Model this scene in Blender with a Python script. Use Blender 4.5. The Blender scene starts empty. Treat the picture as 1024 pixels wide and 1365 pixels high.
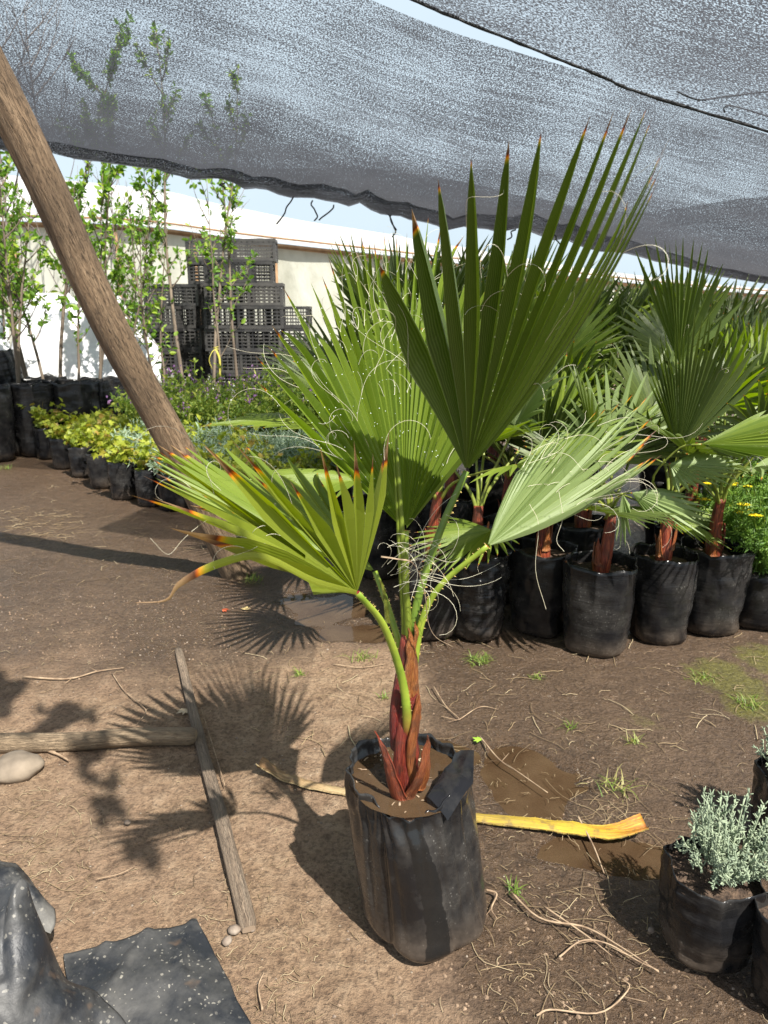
import bpy, math, random
from mathutils import Vector, noise, Matrix
rad = math.radians
sc = bpy.context.scene
col = sc.collection
# ------------------------------------------------------------------ camera
TH = rad(15.0); FPX = 986.0; CH = 1.4
cam_d = bpy.data.cameras.new('camera'); cam = bpy.data.objects.new('camera', cam_d); col.objects.link(cam)
cam_d.sensor_fit = 'VERTICAL'; cam_d.sensor_height = 36.0; cam_d.lens = 36.0*FPX/1365.0
cam.location = (0, 0, CH); cam.rotation_euler = (rad(90)-TH, 0, 0)
cam_d.clip_start = 0.05; cam_d.clip_end = 600
cam_d.dof.use_dof = True; cam_d.dof.focus_distance = 1.75; cam_d.dof.aperture_fstop = 8.0
sc.camera = cam
# ------------------------------------------------------------------ sky and sun
SUN = Vector((0.42, -0.62, 1.0)).normalized()
w = bpy.data.worlds.new('World'); sc.world = w; w.use_nodes = True
nt = w.node_tree; bgn = nt.nodes['Background']
sky = nt.nodes.new('ShaderNodeTexSky'); sky.sky_type = 'NISHITA'; sky.sun_disc = False
sky.sun_elevation = math.asin(SUN.z); sky.sun_rotation = math.atan2(SUN.x, SUN.y)
sky.air_density = 1.0; sky.dust_density = 2.5; sky.ozone_density = 1.0
tcw = nt.nodes.new('ShaderNodeTexCoord'); mpw = nt.nodes.new('ShaderNodeMapping'); mpw.inputs['Scale'].default_value = (1, 1, 3.0)
cl = nt.nodes.new('ShaderNodeTexNoise'); cl.inputs['Scale'].default_value = 2.2; cl.inputs['Detail'].default_value = 6
crw = nt.nodes.new('ShaderNodeValToRGB'); crw.color_ramp.elements[0].position = 0.38; crw.color_ramp.elements[0].color = (.30, .30, .30, 1); crw.color_ramp.elements[1].position = 0.62; crw.color_ramp.elements[1].color = (.72, .72, .72, 1)
mxw = nt.nodes.new('ShaderNodeMixRGB'); mxw.inputs['Color2'].default_value = (7.3, 8.7, 9.7, 1)
nt.links.new(tcw.outputs['Generated'], mpw.inputs[0]); nt.links.new(mpw.outputs[0], cl.inputs['Vector']); nt.links.new(cl.outputs['Fac'], crw.inputs[0])
sxw = nt.nodes.new('ShaderNodeSeparateXYZ'); nt.links.new(tcw.outputs['Generated'], sxw.inputs[0])
hrw = nt.nodes.new('ShaderNodeValToRGB'); hrw.color_ramp.elements[0].position = 0.36; hrw.color_ramp.elements[0].color = (.97, .97, .97, 1); hrw.color_ramp.elements[1].position = 0.75; hrw.color_ramp.elements[1].color = (.12, .12, .12, 1)
nt.links.new(sxw.outputs['Z'], hrw.inputs[0])
adw = nt.nodes.new('ShaderNodeMixRGB'); adw.blend_type = 'MULTIPLY'; adw.inputs['Fac'].default_value = 0.22; nt.links.new(hrw.outputs[0], adw.inputs['Color1']); nt.links.new(crw.outputs[0], adw.inputs['Color2'])
nt.links.new(adw.outputs[0], mxw.inputs['Fac']); nt.links.new(sky.outputs[0], mxw.inputs['Color1'])
nt.links.new(mxw.outputs[0], bgn.inputs['Color']); bgn.inputs['Strength'].default_value = 0.06
sl = bpy.data.lights.new('sun', 'SUN'); sl.energy = 5.0; sl.angle = rad(0.6); sl.color = (1.0, 0.955, 0.88)
so = bpy.data.objects.new('sun', sl); col.objects.link(so)
so.rotation_euler = SUN.to_track_quat('Z', 'Y').to_euler(); so.location = (3, -4, 8)
sc.view_settings.view_transform = 'Standard'; sc.view_settings.look = 'None'
sc.view_settings.gamma = 1; sc.view_settings.exposure = 0.92
sc.cycles.transparent_max_bounces = 24
R = random.Random(7)

# ------------------------------------------------------------------ pixel rays (photograph 1024 x 1365) -> world
def ray(px, py):
    x = (px-512.0)/FPX; y = -(py-682.5)/FPX
    return Vector((x, math.cos(TH)+y*math.sin(TH), -math.sin(TH)+y*math.cos(TH)))
def P(px, py, D):
    r = ray(px, py); return Vector((0, 0, CH)) + r*(D/r.y)
def G(px, py, h=0.0):
    r = ray(px, py); return Vector((0, 0, CH)) + r*((h-CH)/r.z)

# ------------------------------------------------------------------ mesh builder
class MB:
    def __init__(s): s.v = []; s.f = []; s.uv = []; s.mi = []; s.c = []; s.sm = []
    def vert(s, p): s.v.append((p[0], p[1], p[2])); return len(s.v)-1
    def face(s, idx, uv=None, c=None, mi=0, smooth=False):
        s.f.append(tuple(idx)); s.uv.append(uv if uv else [(0, 0)]*len(idx))
        s.c.append(c if c else (0.5, 1.0, 0.0)); s.mi.append(mi); s.sm.append(smooth)
    def build(s, name, mats, parent=None):
        me = bpy.data.meshes.new(name); me.from_pydata(s.v, [], s.f)
        if not isinstance(mats, (list, tuple)): mats = [mats]
        for m in mats: me.materials.append(m)
        uvl = me.uv_layers.new(name='UVMap'); flat = []
        for u in s.uv:
            for q in u: flat += [q[0], q[1]]
        uvl.data.foreach_set('uv', flat)
        ca = me.color_attributes.new(name='Col', type='FLOAT_COLOR', domain='CORNER'); flat = []
        for u, c in zip(s.uv, s.c): flat += [c[0], c[1], c[2], 1.0]*len(u)
        ca.data.foreach_set('color', flat)
        me.polygons.foreach_set('material_index', s.mi)
        me.polygons.foreach_set('use_smooth', s.sm)
        me.update()
        o = bpy.data.objects.new(name, me); col.objects.link(o)
        if parent is not None: o.parent = parent
        return o
def empty(name, loc=(0, 0, 0), rz=0.0):
    o = bpy.data.objects.new(name, None); col.objects.link(o); o.location = loc; o.rotation_euler = (0, 0, rz)
    o.empty_display_size = 0.1; return o
def tag(o, label=None, cat=None, group=None, kind=None):
    if label: o['label'] = label
    if cat: o['category'] = cat
    if group: o['group'] = group
    if kind: o['kind'] = kind
    return o
def children(o): return [c for c in bpy.data.objects if c.parent == o]
def copy_tree(o, parent=None):
    c = o.copy(); col.objects.link(c); c.parent = parent
    for ch in list(o.children): copy_tree(ch, c)
    return c
ORD = ['first', 'second', 'third', 'fourth', 'fifth', 'sixth', 'seventh', 'eighth', 'ninth', 'tenth', 'eleventh', 'twelfth',
       'thirteenth', 'fourteenth', 'fifteenth', 'sixteenth', 'seventeenth', 'eighteenth', 'nineteenth', 'twentieth']

def catmull(pts, n):
    pts = [Vector(p) for p in pts]; out = []; m = len(pts)-1
    for k in range(n):
        u = k/(n-1)*m; i = min(int(u), m-1); t = u-i
        p1, p2 = pts[i], pts[i+1]
        p0 = pts[i-1] if i > 0 else p1*2-p2
        p3 = pts[i+2] if i+2 <= m else p2*2-p1
        out.append(0.5*((2*p1)+(p2-p0)*t+(2*p0-5*p1+4*p2-p3)*t*t+(3*p1-p0-3*p2+p3)*t*t*t))
    return out
def tube(mb, path, radii, sides=8, c=None, cap=True, squash=1.0, up=None, smooth=True, jit=0.0, mi=0, rnd=R, vs=1.0):
    n = len(path); rings = []
    if not isinstance(radii, (list, tuple)): radii = [radii]*n
    prev = None; L = 0.0; ls = []
    for i, p in enumerate(path):
        p = Vector(p)
        if i > 0: L += (p-Vector(path[i-1])).length
        ls.append(L)
        t = (Vector(path[min(i+1, n-1)])-Vector(path[max(i-1, 0)]))
        if t.length < 1e-9: t = Vector((0, 0, 1))
        t.normalize()
        if prev is None:
            a = Vector(up) if up is not None else (Vector((0, 0, 1)) if abs(t.z) < 0.9 else Vector((0, 1, 0)))
        else: a = prev
        a = a-t*a.dot(t)
        if a.length < 1e-6: a = t.orthogonal()
        a.normalize(); prev = a; b = t.cross(a)
        ring = []
        for k in range(sides):
            an = 2*math.pi*k/sides; rr = radii[i]*(1+jit*(rnd.random()-0.5))
            ring.append(mb.vert(p+a*math.sin(an)*rr*squash+b*math.cos(an)*rr))
        rings.append(ring)
    for i in range(n-1):
        for k in range(sides):
            k2 = (k+1) % sides
            mb.face((rings[i][k], rings[i][k2], rings[i+1][k2], rings[i+1][k]),
                    [(k/sides, ls[i]*vs), ((k+1)/sides, ls[i]*vs), ((k+1)/sides, ls[i+1]*vs), (k/sides, ls[i+1]*vs)], c, mi, smooth)
    if cap and sides > 2:
        mb.face(rings[0][::-1], None, c, mi, False); mb.face(rings[-1], None, c, mi, False)
    return rings

# ------------------------------------------------------------------ materials
class N:
    def __init__(s, name):
        s.m = bpy.data.materials.new(name); s.m.use_nodes = True; s.t = s.m.node_tree
        s.p = s.t.nodes['Principled BSDF']; s.out = s.t.nodes['Material Output']
    def n(s, ty, **kw):
        nd = s.t.nodes.new(ty)
        for k, v in kw.items():
            if k in nd.inputs: nd.inputs[k].default_value = v
            else: setattr(nd, k, v)
        return nd
    def l(s, a, b): s.t.links.new(a, b)
    def coord(s, kind='Object', scale=(1, 1, 1)):
        tc = s.n('ShaderNodeTexCoord'); mp = s.n('ShaderNodeMapping'); mp.inputs['Scale'].default_value = scale
        s.l(tc.outputs[kind], mp.inputs['Vector']); return mp.outputs['Vector']
    def noise(s, vec, scale=5, detail=4, rough=0.55, dist=0.0):
        nd = s.n('ShaderNodeTexNoise'); nd.inputs['Scale'].default_value = scale; nd.inputs['Detail'].default_value = detail
        nd.inputs['Roughness'].default_value = rough; nd.inputs['Distortion'].default_value = dist
        s.l(vec, nd.inputs['Vector']); return nd.outputs['Fac']
    def ramp(s, fac, stops, interp='LINEAR'):
        nd = s.n('ShaderNodeValToRGB'); cr = nd.color_ramp; cr.interpolation = interp
        while len(cr.elements) < len(stops): cr.elements.new(0.5)
        for e, (p, c) in zip(cr.elements, stops):
            e.position = p; e.color = (c[0], c[1], c[2], 1) if isinstance(c, (tuple, list)) else (c, c, c, 1)
        s.l(fac, nd.inputs['Fac']); return nd.outputs['Color']
    def mix(s, fac, a, b, mode='MIX'):
        nd = s.n('ShaderNodeMixRGB'); nd.blend_type = mode
        for sock, v in ((nd.inputs['Fac'], fac), (nd.inputs['Color1'], a), (nd.inputs['Color2'], b)):
            if isinstance(v, (int, float)): sock.default_value = v if sock.name == 'Fac' else (v, v, v, 1)
            elif isinstance(v, (tuple, list)): sock.default_value = (v[0], v[1], v[2], 1)
            else: s.l(v, sock)
        return nd.outputs['Color']
    def math(s, op, a, b=0.0, clamp=False):
        nd = s.n('ShaderNodeMath'); nd.operation = op; nd.use_clamp = clamp
        for i, v in enumerate((a, b)):
            if isinstance(v, (int, float)): nd.inputs[i].default_value = v
            else: s.l(v, nd.inputs[i])
        return nd.outputs[0]
    def bump(s, h, strength=0.5, dist=0.01, normal=None):
        nd = s.n('ShaderNodeBump'); nd.inputs['Strength'].default_value = strength; nd.inputs['Distance'].default_value = dist
        s.l(h, nd.inputs['Height'])
        if normal is not None: s.l(normal, nd.inputs['Normal'])
        s.l(nd.outputs[0], s.p.inputs['Normal']); return nd.outputs[0]
    def base(s, c):
        if isinstance(c, (tuple, list)): s.p.inputs['Base Color'].default_value = (c[0], c[1], c[2], 1)
        else: s.l(c, s.p.inputs['Base Color'])
    def rough(s, v):
        if isinstance(v, (int, float)): s.p.inputs['Roughness'].default_value = v
        else: s.l(v, s.p.inputs['Roughness'])
    def translucent(s, color, fac, normal=None):
        tr = s.n('ShaderNodeBsdfTranslucent'); mx = s.n('ShaderNodeMixShader'); mx.inputs[0].default_value = fac
        if isinstance(color, (tuple, list)): tr.inputs['Color'].default_value = (color[0], color[1], color[2], 1)
        else: s.l(color, tr.inputs['Color'])
        s.l(s.p.outputs[0], mx.inputs[1]); s.l(tr.outputs[0], mx.inputs[2]); s.l(mx.outputs[0], s.out.inputs['Surface'])

def m_palm(name, c1, c2, yellow=0.0, trans=0.32, rough=0.4, waxy=0.0, tipk=7.0):
    m = N(name); at = m.n('ShaderNodeAttribute', attribute_name='Col'); sp = m.n('ShaderNodeSeparateColor'); m.l(at.outputs['Color'], sp.inputs[0])
    uv = m.n('ShaderNodeUVMap', uv_map='UVMap'); su = m.n('ShaderNodeSeparateXYZ'); m.l(uv.outputs[0], su.inputs[0])
    base = m.mix(sp.outputs[0], c1, c2)
    v = m.coord('Object', (1, 1, 1)); nz = m.noise(v, 9, 3)
    base = m.mix(m.math('MULTIPLY', nz, 0.55), base, (c2[0]*0.7, c2[1]*0.72, c2[2]*0.6))
    # pale midrib and fine veins
    d = m.math('ABSOLUTE', m.math('SUBTRACT', su.outputs[0], 0.5))
    rib = m.ramp(d, [(0.0, 1.0), (0.045, 0.0)])
    base = m.mix(m.math('MULTIPLY', rib, 0.55), base, (0.34, 0.42, 0.10))
    edge = m.ramp(d, [(0.47, 0.0), (0.5, 1.0)])
    base = m.mix(m.math('MULTIPLY', edge, 0.35), base, (0.36, 0.40, 0.16))
    vein = m.math('SINE', m.math('MULTIPLY', su.outputs[0], 95.0))
    base = m.mix(m.math('MULTIPLY', m.math('ADD', vein, 1.0), 0.09), base, (0.30, 0.38, 0.12))
    if waxy > 0: base = m.mix(waxy, base, (0.42, 0.50, 0.33))
    # yellow base, then orange and brown dead tip
    base = m.mix(m.math('MULTIPLY', sp.outputs[2], 1.0), base, (0.42, 0.42, 0.04))
    x = m.math('SUBTRACT', su.outputs[1], sp.outputs[1])
    k = m.math('ADD', m.math('MULTIPLY', x, tipk), 0.5, True)
    tipc = m.ramp(k, [(0.25, (0.40, 0.34, 0.03)), (0.42, (0.62, 0.28, 0.015)), (0.5, (0.45, 0.10, 0.01)), (0.58, (0.10, 0.035, 0.018)), (1.0, (0.30, 0.19, 0.10))])
    tf = m.ramp(k, [(0.12, 0.0), (0.36, 1.0)])
    base = m.mix(tf, base, tipc)
    m.base(base); m.rough(rough); m.p.inputs['Specular IOR Level'].default_value = 0.5
    m.bump(vein, 0.25, 0.0006)
    hs = m.n('ShaderNodeHueSaturation', Saturation=1.15, Value=1.5); m.l(base, hs.inputs['Color'])
    m.translucent(m.mix(1.0, hs.outputs[0], (1.0, 1.05, 0.45), 'MULTIPLY'), trans)
    return m.m
M = {}
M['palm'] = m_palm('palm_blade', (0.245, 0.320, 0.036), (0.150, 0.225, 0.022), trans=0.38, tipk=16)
M['palm_shaded'] = m_palm('palm_blade_shaded', (0.078, 0.118, 0.013), (0.050, 0.088, 0.009), trans=0.20, tipk=20, rough=.34)  # darkened copy of the blade green, shade put into the colour
M['palm_pale'] = m_palm('palm_blade_pale', (0.235, 0.31, 0.10), (0.17, 0.245, 0.06), trans=0.3, waxy=0.16)
M['palm_yellow'] = m_palm('palm_blade_yellow', (0.205, 0.265, 0.022), (0.14, 0.21, 0.018), trans=0.36)
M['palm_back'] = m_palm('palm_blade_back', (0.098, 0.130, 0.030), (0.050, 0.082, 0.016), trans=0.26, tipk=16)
def m_simple(name, c1, c2, scale=8, rough=0.7, bump=0.3, bd=0.01, trans=None, kind='Object', detail=5, stretch=(1, 1, 1), lo=0.35, hi=0.65, spec=0.5):
    m = N(name); v = m.coord(kind, stretch); nz = m.noise(v, scale, detail)
    b = m.ramp(nz, [(lo, c1), (hi, c2)]); m.base(b); m.rough(rough); m.p.inputs['Specular IOR Level'].default_value = spec
    if bump: m.bump(nz, bump, bd)
    if trans: m.translucent(b, trans)
    return m.m
def m_leaf(name, c1, c2, c3=None, trans=0.4, rough=0.5):
    m = N(name); at = m.n('ShaderNodeAttribute', attribute_name='Col'); sp = m.n('ShaderNodeSeparateColor'); m.l(at.outputs['Color'], sp.inputs[0])
    stops = [(0.0, c1), (0.7 if c3 else 1.0, c2)]
    if c3: stops += [(0.93, c3)]
    b = m.ramp(sp.outputs[0], stops); m.base(b); m.rough(rough)
    m.translucent(m.mix(1.0, b, (1.3, 1.35, 0.6), 'MULTIPLY'), trans); return m.m
M['leaf_tree'] = m_leaf('sapling_leaf', (0.10, 0.20, 0.028), (0.17, 0.32, 0.035), (0.34, 0.46, 0.05), 0.45)
M['leaf_maple'] = m_leaf('maple_leaf', (0.20, 0.27, 0.035), (0.38, 0.42, 0.04), (0.42, 0.28, 0.07), 0.4)
M['leaf_silver'] = m_leaf('silver_leaf', (0.22, 0.31, 0.21), (0.40, 0.50, 0.37), None, 0.2, 0.8)
M['leaf_green'] = m_leaf('green_leaf', (0.16, 0.26, 0.05), (0.32, 0.42, 0.07), (0.50, 0.52, 0.10), 0.35)
M['leaf_fern'] = m_leaf('feathery_leaf', (0.10, 0.20, 0.035), (0.22, 0.36, 0.06), None, 0.35)
M['leaf_santo'] = m_leaf('santolina', (0.22, 0.28, 0.19), (0.42, 0.49, 0.33), None, 0.15, 0.9)
M['grass'] = m_leaf('grass_blade', (0.10, 0.19, 0.03), (0.22, 0.32, 0.05), (0.42, 0.38, 0.16), 0.4)
M['straw'] = m_leaf('straw', (0.17, 0.115, 0.065), (0.34, 0.25, 0.14), (0.46, 0.37, 0.23), 0.1, 0.8)
M['purple'] = m_leaf('purple_petal', (0.30, 0.13, 0.36), (0.46, 0.26, 0.50), None, 0.3)
M['yellow'] = m_leaf('yellow_petal', (0.85, 0.62, 0.02), (0.9, 0.75, 0.03), None, 0.3)
M['pink'] = m_leaf('white_petal', (0.75, 0.68, 0.66), (0.8, 0.8, 0.78), None, 0.3)
M['fibre'] = m_simple('leaf_fibre', (0.55, 0.50, 0.34), (0.78, 0.74, 0.58), 20, 0.6, 0)
M['drop'] = m_simple('water_drop', (0.75, 0.8, 0.75), (0.85, 0.88, 0.85), 5, 0.08, 0)
M['fruit_yellow'] = m_simple('ribbon_yellow', (0.75, 0.66, 0.08), (0.85, 0.78, 0.2), 20, 0.5, 0, trans=0.3)
def m_bag(name, dust=0.35, wr=0.6, wet=False):
    m = N(name); v = m.coord('Object', (1, 1, 1)); oi = m.n('ShaderNodeObjectInfo')
    vv = m.n('ShaderNodeVectorMath', operation='ADD'); m.l(v, vv.inputs[0]); m.l(oi.outputs['Random'], vv.inputs[1]); v = vv.outputs[0]
    n1 = m.noise(v, 7, 6, 0.65); n2 = m.noise(v, 60, 4, 0.6)
    mp = m.n('ShaderNodeMapping'); mp.inputs['Scale'].default_value = (5, 5, 38); m.l(v, mp.inputs[0]); n3 = m.noise(mp.outputs[0], 1.0, 4, 0.6, 0.4)
    d = m.math('MULTIPLY', m.ramp(n1, [(0.42, 0.0), (0.68, 1.0)]), m.ramp(n2, [(0.3, 0.5), (0.7, 1.0)]))
    base = m.mix(m.math('MULTIPLY', d, dust), (0.010, 0.010, 0.011), (0.13, 0.12, 0.105))
    # dried splash specks
    vo = m.n('ShaderNodeTexVoronoi'); vo.inputs['Scale'].default_value = 95; m.l(v, vo.inputs['Vector'])
    sp = m.math('MULTIPLY', m.ramp(vo.outputs['Distance'], [(0.10, 1.0), (0.2, 0.0)]), m.ramp(n1, [(0.52, 0.0), (0.6, 1.0)]))
    base = m.mix(m.math('MULTIPLY', sp, 0.35), base, (0.42, 0.40, 0.36))
    # mud splashed near the foot
    tc = m.n('ShaderNodeTexCoord'); sz = m.n('ShaderNodeSeparateXYZ'); m.l(tc.outputs['Object'], sz.inputs[0])
    ft = m.math('MULTIPLY', m.ramp(sz.outputs[2], [(0.0, 1.0), (0.11, 0.0)]), m.ramp(n1, [(0.35, 0.0), (0.6, 1.0)]))
    base = m.mix(m.math('MULTIPLY', ft, 0.5), base, (0.16, 0.115, 0.08))
    rough = m.ramp(d, [(0.0, 0.16), (1.0, 0.40)])
    if wet:
        uv = m.n('ShaderNodeUVMap', uv_map='UVMap'); s2 = m.n('ShaderNodeSeparateXYZ'); m.l(uv.outputs[0], s2.inputs[0])
        cc = m.math('ADD', m.math('MULTIPLY', m.math('SINE', m.math('MULTIPLY', s2.outputs[1], 5.0)), 0.012), 0.770)
        ww = m.math('ADD', m.math('MULTIPLY', s2.outputs[1], -0.016), 0.062)
        dd = m.math('DIVIDE', m.math('ABSOLUTE', m.math('SUBTRACT', s2.outputs[0], cc)), ww)
        wm = m.ramp(m.math('ADD', dd, m.math('MULTIPLY', m.math('SUBTRACT', n1, 0.5), 0.9)), [(0.47, 1.0), (0.51, 0.0)])
        base = m.mix(m.math('MULTIPLY', wm, 0.88), base, (0.010, 0.010, 0.010)); rough = m.mix(wm, rough, 0.16)
    m.base(base); m.rough(rough); m.p.inputs['Specular IOR Level'].default_value = 0.42 if wet else 0.28
    m.bump(m.math('ADD', m.math('MULTIPLY', n3, wr), m.math('MULTIPLY', n2, 0.07)), 0.5, 0.010)
    return m.m
M['bag'] = m_bag('black_poly_bag', 0.30, 0.7)
M['bag_main'] = m_bag('black_poly_bag_wet', 0.40, 0.16, True)
M['bag_wrinkled'] = m_bag('black_poly_bag_wrinkled', 0.30, 1.3)
M['soil'] = m_simple('potting_soil', (0.035, 0.022, 0.015), (0.13, 0.085, 0.055), 60, 0.9, 1.0, 0.02)
M['trunk'] = m_simple('sapling_bark', (0.10, 0.075, 0.055), (0.23, 0.18, 0.13), 14, 0.85, 0.6, 0.01, stretch=(1, 1, 0.2))
M['bare'] = m_simple('bare_bark', (0.12, 0.10, 0.09), (0.22, 0.19, 0.17), 14, 0.85, 0.3, 0.01)
M['twig'] = m_simple('dry_twig', (0.20, 0.13, 0.08), (0.42, 0.31, 0.20), 30, 0.85, 0.5, 0.004)
def m_wood(name, c1, c2, c3, vscale=1.0, crack=1.0, rough=0.8):
    m = N(name); uv = m.n('ShaderNodeUVMap', uv_map='UVMap'); mp = m.n('ShaderNodeMapping'); mp.inputs['Scale'].default_value = (9, 1.3*vscale, 1); m.l(uv.outputs[0], mp.inputs[0])
    v = m.coord('Object'); mo = m.n('ShaderNodeMapping'); mo.inputs['Scale'].default_value = (1, 1, 1); m.l(v, mo.inputs[0])
    # u wraps, so the grain is read from object space stretched along the log as well
    a = m.noise(mp.outputs[0], 2.2, 7, 0.65, 1.2); b = m.noise(mo.outputs[0], 3.0, 4); c = m.noise(mp.outputs[0], 9.0, 5, 0.7, 2.0)
    base = m.ramp(a, [(0.25, c1), (0.5, c2), (0.75, c3)])
    base = m.mix(m.math('MULTIPLY', m.ramp(b, [(0.4, 0.0), (0.65, 1.0)]), 0.6), base, tuple(x*0.45 for x in c2))
    cr = m.ramp(c, [(0.36, 1.0), (0.46, 0.0)])
    base = m.mix(m.math('MULTIPLY', cr, 0.6*crack), base, tuple(x*0.35 for x in c1))
    m.base(base); m.rough(rough); m.bump(m.math('SUBTRACT', a, m.math('MULTIPLY', cr, 0.35*crack)), 0.9, 0.02); return m.m
M['pole'] = m_wood('weathered_post_wood', (0.105, 0.068, 0.038), (0.225, 0.150, 0.088), (0.35, 0.25, 0.155), 1.0, 1.4)
M['log'] = m_wood('dry_log_wood', (0.22, 0.15, 0.09), (0.40, 0.29, 0.18), (0.50, 0.39, 0.26), 1.5, 0.8)
M['plank'] = m_wood('grey_lath_wood', (0.17, 0.12, 0.08), (0.29, 0.215, 0.15), (0.38, 0.30, 0.22), 1.6, 0.8)
M['beam'] = m_simple('beam_wood', (0.20, 0.11, 0.05), (0.33, 0.20, 0.10), 6, 0.8, 0.3, 0.01)
def m_stem():
    m = N('palm_sheath'); uv = m.n('ShaderNodeUVMap', uv_map='UVMap'); at = m.n('ShaderNodeAttribute', attribute_name='Col'); sp = m.n('ShaderNodeSeparateColor'); m.l(at.outputs['Color'], sp.inputs[0])
    mp = m.n('ShaderNodeMapping'); mp.inputs['Scale'].default_value = (13, 3.5, 1); m.l(uv.outputs[0], mp.inputs[0])
    a = m.noise(mp.outputs[0], 3, 7, 0.72, 0.6); v = m.coord('Object'); b = m.noise(v, 28, 4)
    red = m.ramp(a, [(0.40, (0.030, 0.008, 0.008)), (0.5, (0.20, 0.016, 0.020)), (0.62, (0.34, 0.060, 0.028))])
    org = m.ramp(a, [(0.40, (0.09, 0.028, 0.010)), (0.5, (0.40, 0.115, 0.026)), (0.61, (0.52, 0.27, 0.085))])
    base = m.mix(sp.outputs[0], red, org)
    base = m.mix(m.math('MULTIPLY', m.ramp(b, [(0.5, 0.0), (0.62, 1.0)]), 0.55), base, (0.075, 0.035, 0.022))
    base = m.mix(sp.outputs[2], base, (0.22, 0.30, 0.03))
    m.base(base); m.rough(0.36); m.bump(a, 0.9, 0.006); m.translucent(base, 0.08); return m.m
M['stem'] = m_stem()
def m_petiole(name, g1, g2, red=(0.30, 0.10, 0.02), r0=.03, r1=.14):
    m = N(name); uv = m.n('ShaderNodeUVMap', uv_map='UVMap'); su = m.n('ShaderNodeSeparateXYZ'); m.l(uv.outputs[0], su.inputs[0])
    v = m.coord('Object'); n1 = m.noise(v, 25, 4)
    base = m.ramp(n1, [(0.35, g1), (0.65, g2)])
    k = m.ramp(m.math('ADD', su.outputs[1], m.math('MULTIPLY', n1, 0.06)), [(r0, 1.0), (r1, 0.0)])
    base = m.mix(k, base, red); m.base(base); m.rough(0.35); m.bump(n1, 0.2, 0.002); m.translucent(base, 0.15); return m.m
M['petiole'] = m_petiole('palm_petiole', (0.20, 0.30, 0.03), (0.34, 0.42, 0.05))
M['petiole_c'] = m_petiole('palm_petiole_red_foot', (0.20, 0.30, 0.03), (0.34, 0.42, 0.05), (0.22, 0.025, 0.022), .17, .34)
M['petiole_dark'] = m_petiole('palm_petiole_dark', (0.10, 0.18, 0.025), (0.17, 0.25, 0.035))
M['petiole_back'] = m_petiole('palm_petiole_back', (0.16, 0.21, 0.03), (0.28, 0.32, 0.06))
M['thorn'] = m_simple('thorn', (0.40, 0.30, 0.08), (0.5, 0.36, 0.12), 30, 0.5, 0)
# ------------------------------------------------------------------ puddles and wetness (ground facts)
PUD = [(G(430, 805), 0.20, 0.24, 0.3), (G(480, 838), 0.17, 0.11, 0.0), (G(705, 1045), 0.17, 0.13, -0.4), (G(690, 1010), 0.10, 0.10, 0), (G(810, 1132), 0.20, 0.062, 0.0), (G(600, 1000), 0.10, 0.10, 0)]
def pudv(x, y):
    b = -1.0
    q = noise.noise(Vector((x*5, y*5, 3.1)))*0.75+noise.noise(Vector((x*17, y*17, 1.1)))*0.12
    for c, rx, ry, r in PUD:
        dx, dy = x-c.x, y-c.y; ca, sa = math.cos(r), math.sin(r)
        u = (dx*ca+dy*sa)/rx; v = (-dx*sa+dy*ca)/ry
        b = max(b, 1.0-math.sqrt(u*u+v*v)+q)
    return b
def sstep(a, b, x):
    t = max(0.0, min(1.0, (x-a)/(b-a))); return t*t*(3-2*t)
def wetv(x, y):
    n = noise.noise(Vector((x*1.7, y*1.7, 0)))*0.35+noise.noise(Vector((x*5, y*5, 4)))*0.22+noise.noise(Vector((x*14, y*14, 9)))*0.10
    right = sstep(-0.10, 0.18, x-0.02*y+n*0.45-(0.25 if y < 1.25 else 0.0)*sstep(1.3, 1.0, y)) * 0.85
    mid = sstep(2.35, 3.05, y+n*0.8-0.3*(x > -.3))*0.86
    far = 0.0
    p = sstep(-0.75, 0.0, pudv(x, y))*1.0
    near = sstep(1.35, 1.05, y+n*0.4)*0.35
    return max(0.0, min(1.0, max(right, mid+far, p*0.95, near)+n*0.25))
def gz(x, y):
    r2 = math.hypot(x, y-1)
    k = 1.0 if r2 < 12 else max(0.0, 1-(r2-12)/10)
    h = noise.noise(Vector((x*0.9, y*0.9, 7)))*0.010+noise.noise(Vector((x*2.6, y*2.6, 5)))*0.005+noise.noise(Vector((x*7, y*7, 2)))*0.0065-abs(noise.noise(Vector((x*3.7, y*3.7, 11))))*0.004
    h += abs(noise.noise(Vector((x*22, y*22, 5))))*0.006+noise.noise(Vector((x*48, y*48, 8)))*0.0026
    pv = pudv(x, y); h = h*(1-sstep(-0.6, 0.1, pv)*0.6)-0.024*sstep(-0.5, 0.45, pv)
    return (h*k)-0.003
def axis(a, c, b, fine, outer):
    # fine spacing in [c0,c1], growing outside
    xs = []; x = c[0]
    while x <= c[1]: xs.append(x); x += fine
    s = fine; x = xs[-1]
    while x < b: s *= 1.11; s = min(s, outer); x += s; xs.append(x)
    s = fine; x = xs[0]; pre = []
    while x > a: s *= 1.11; s = min(s, outer); x -= s; pre.append(x)
    return pre[::-1]+xs
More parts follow.
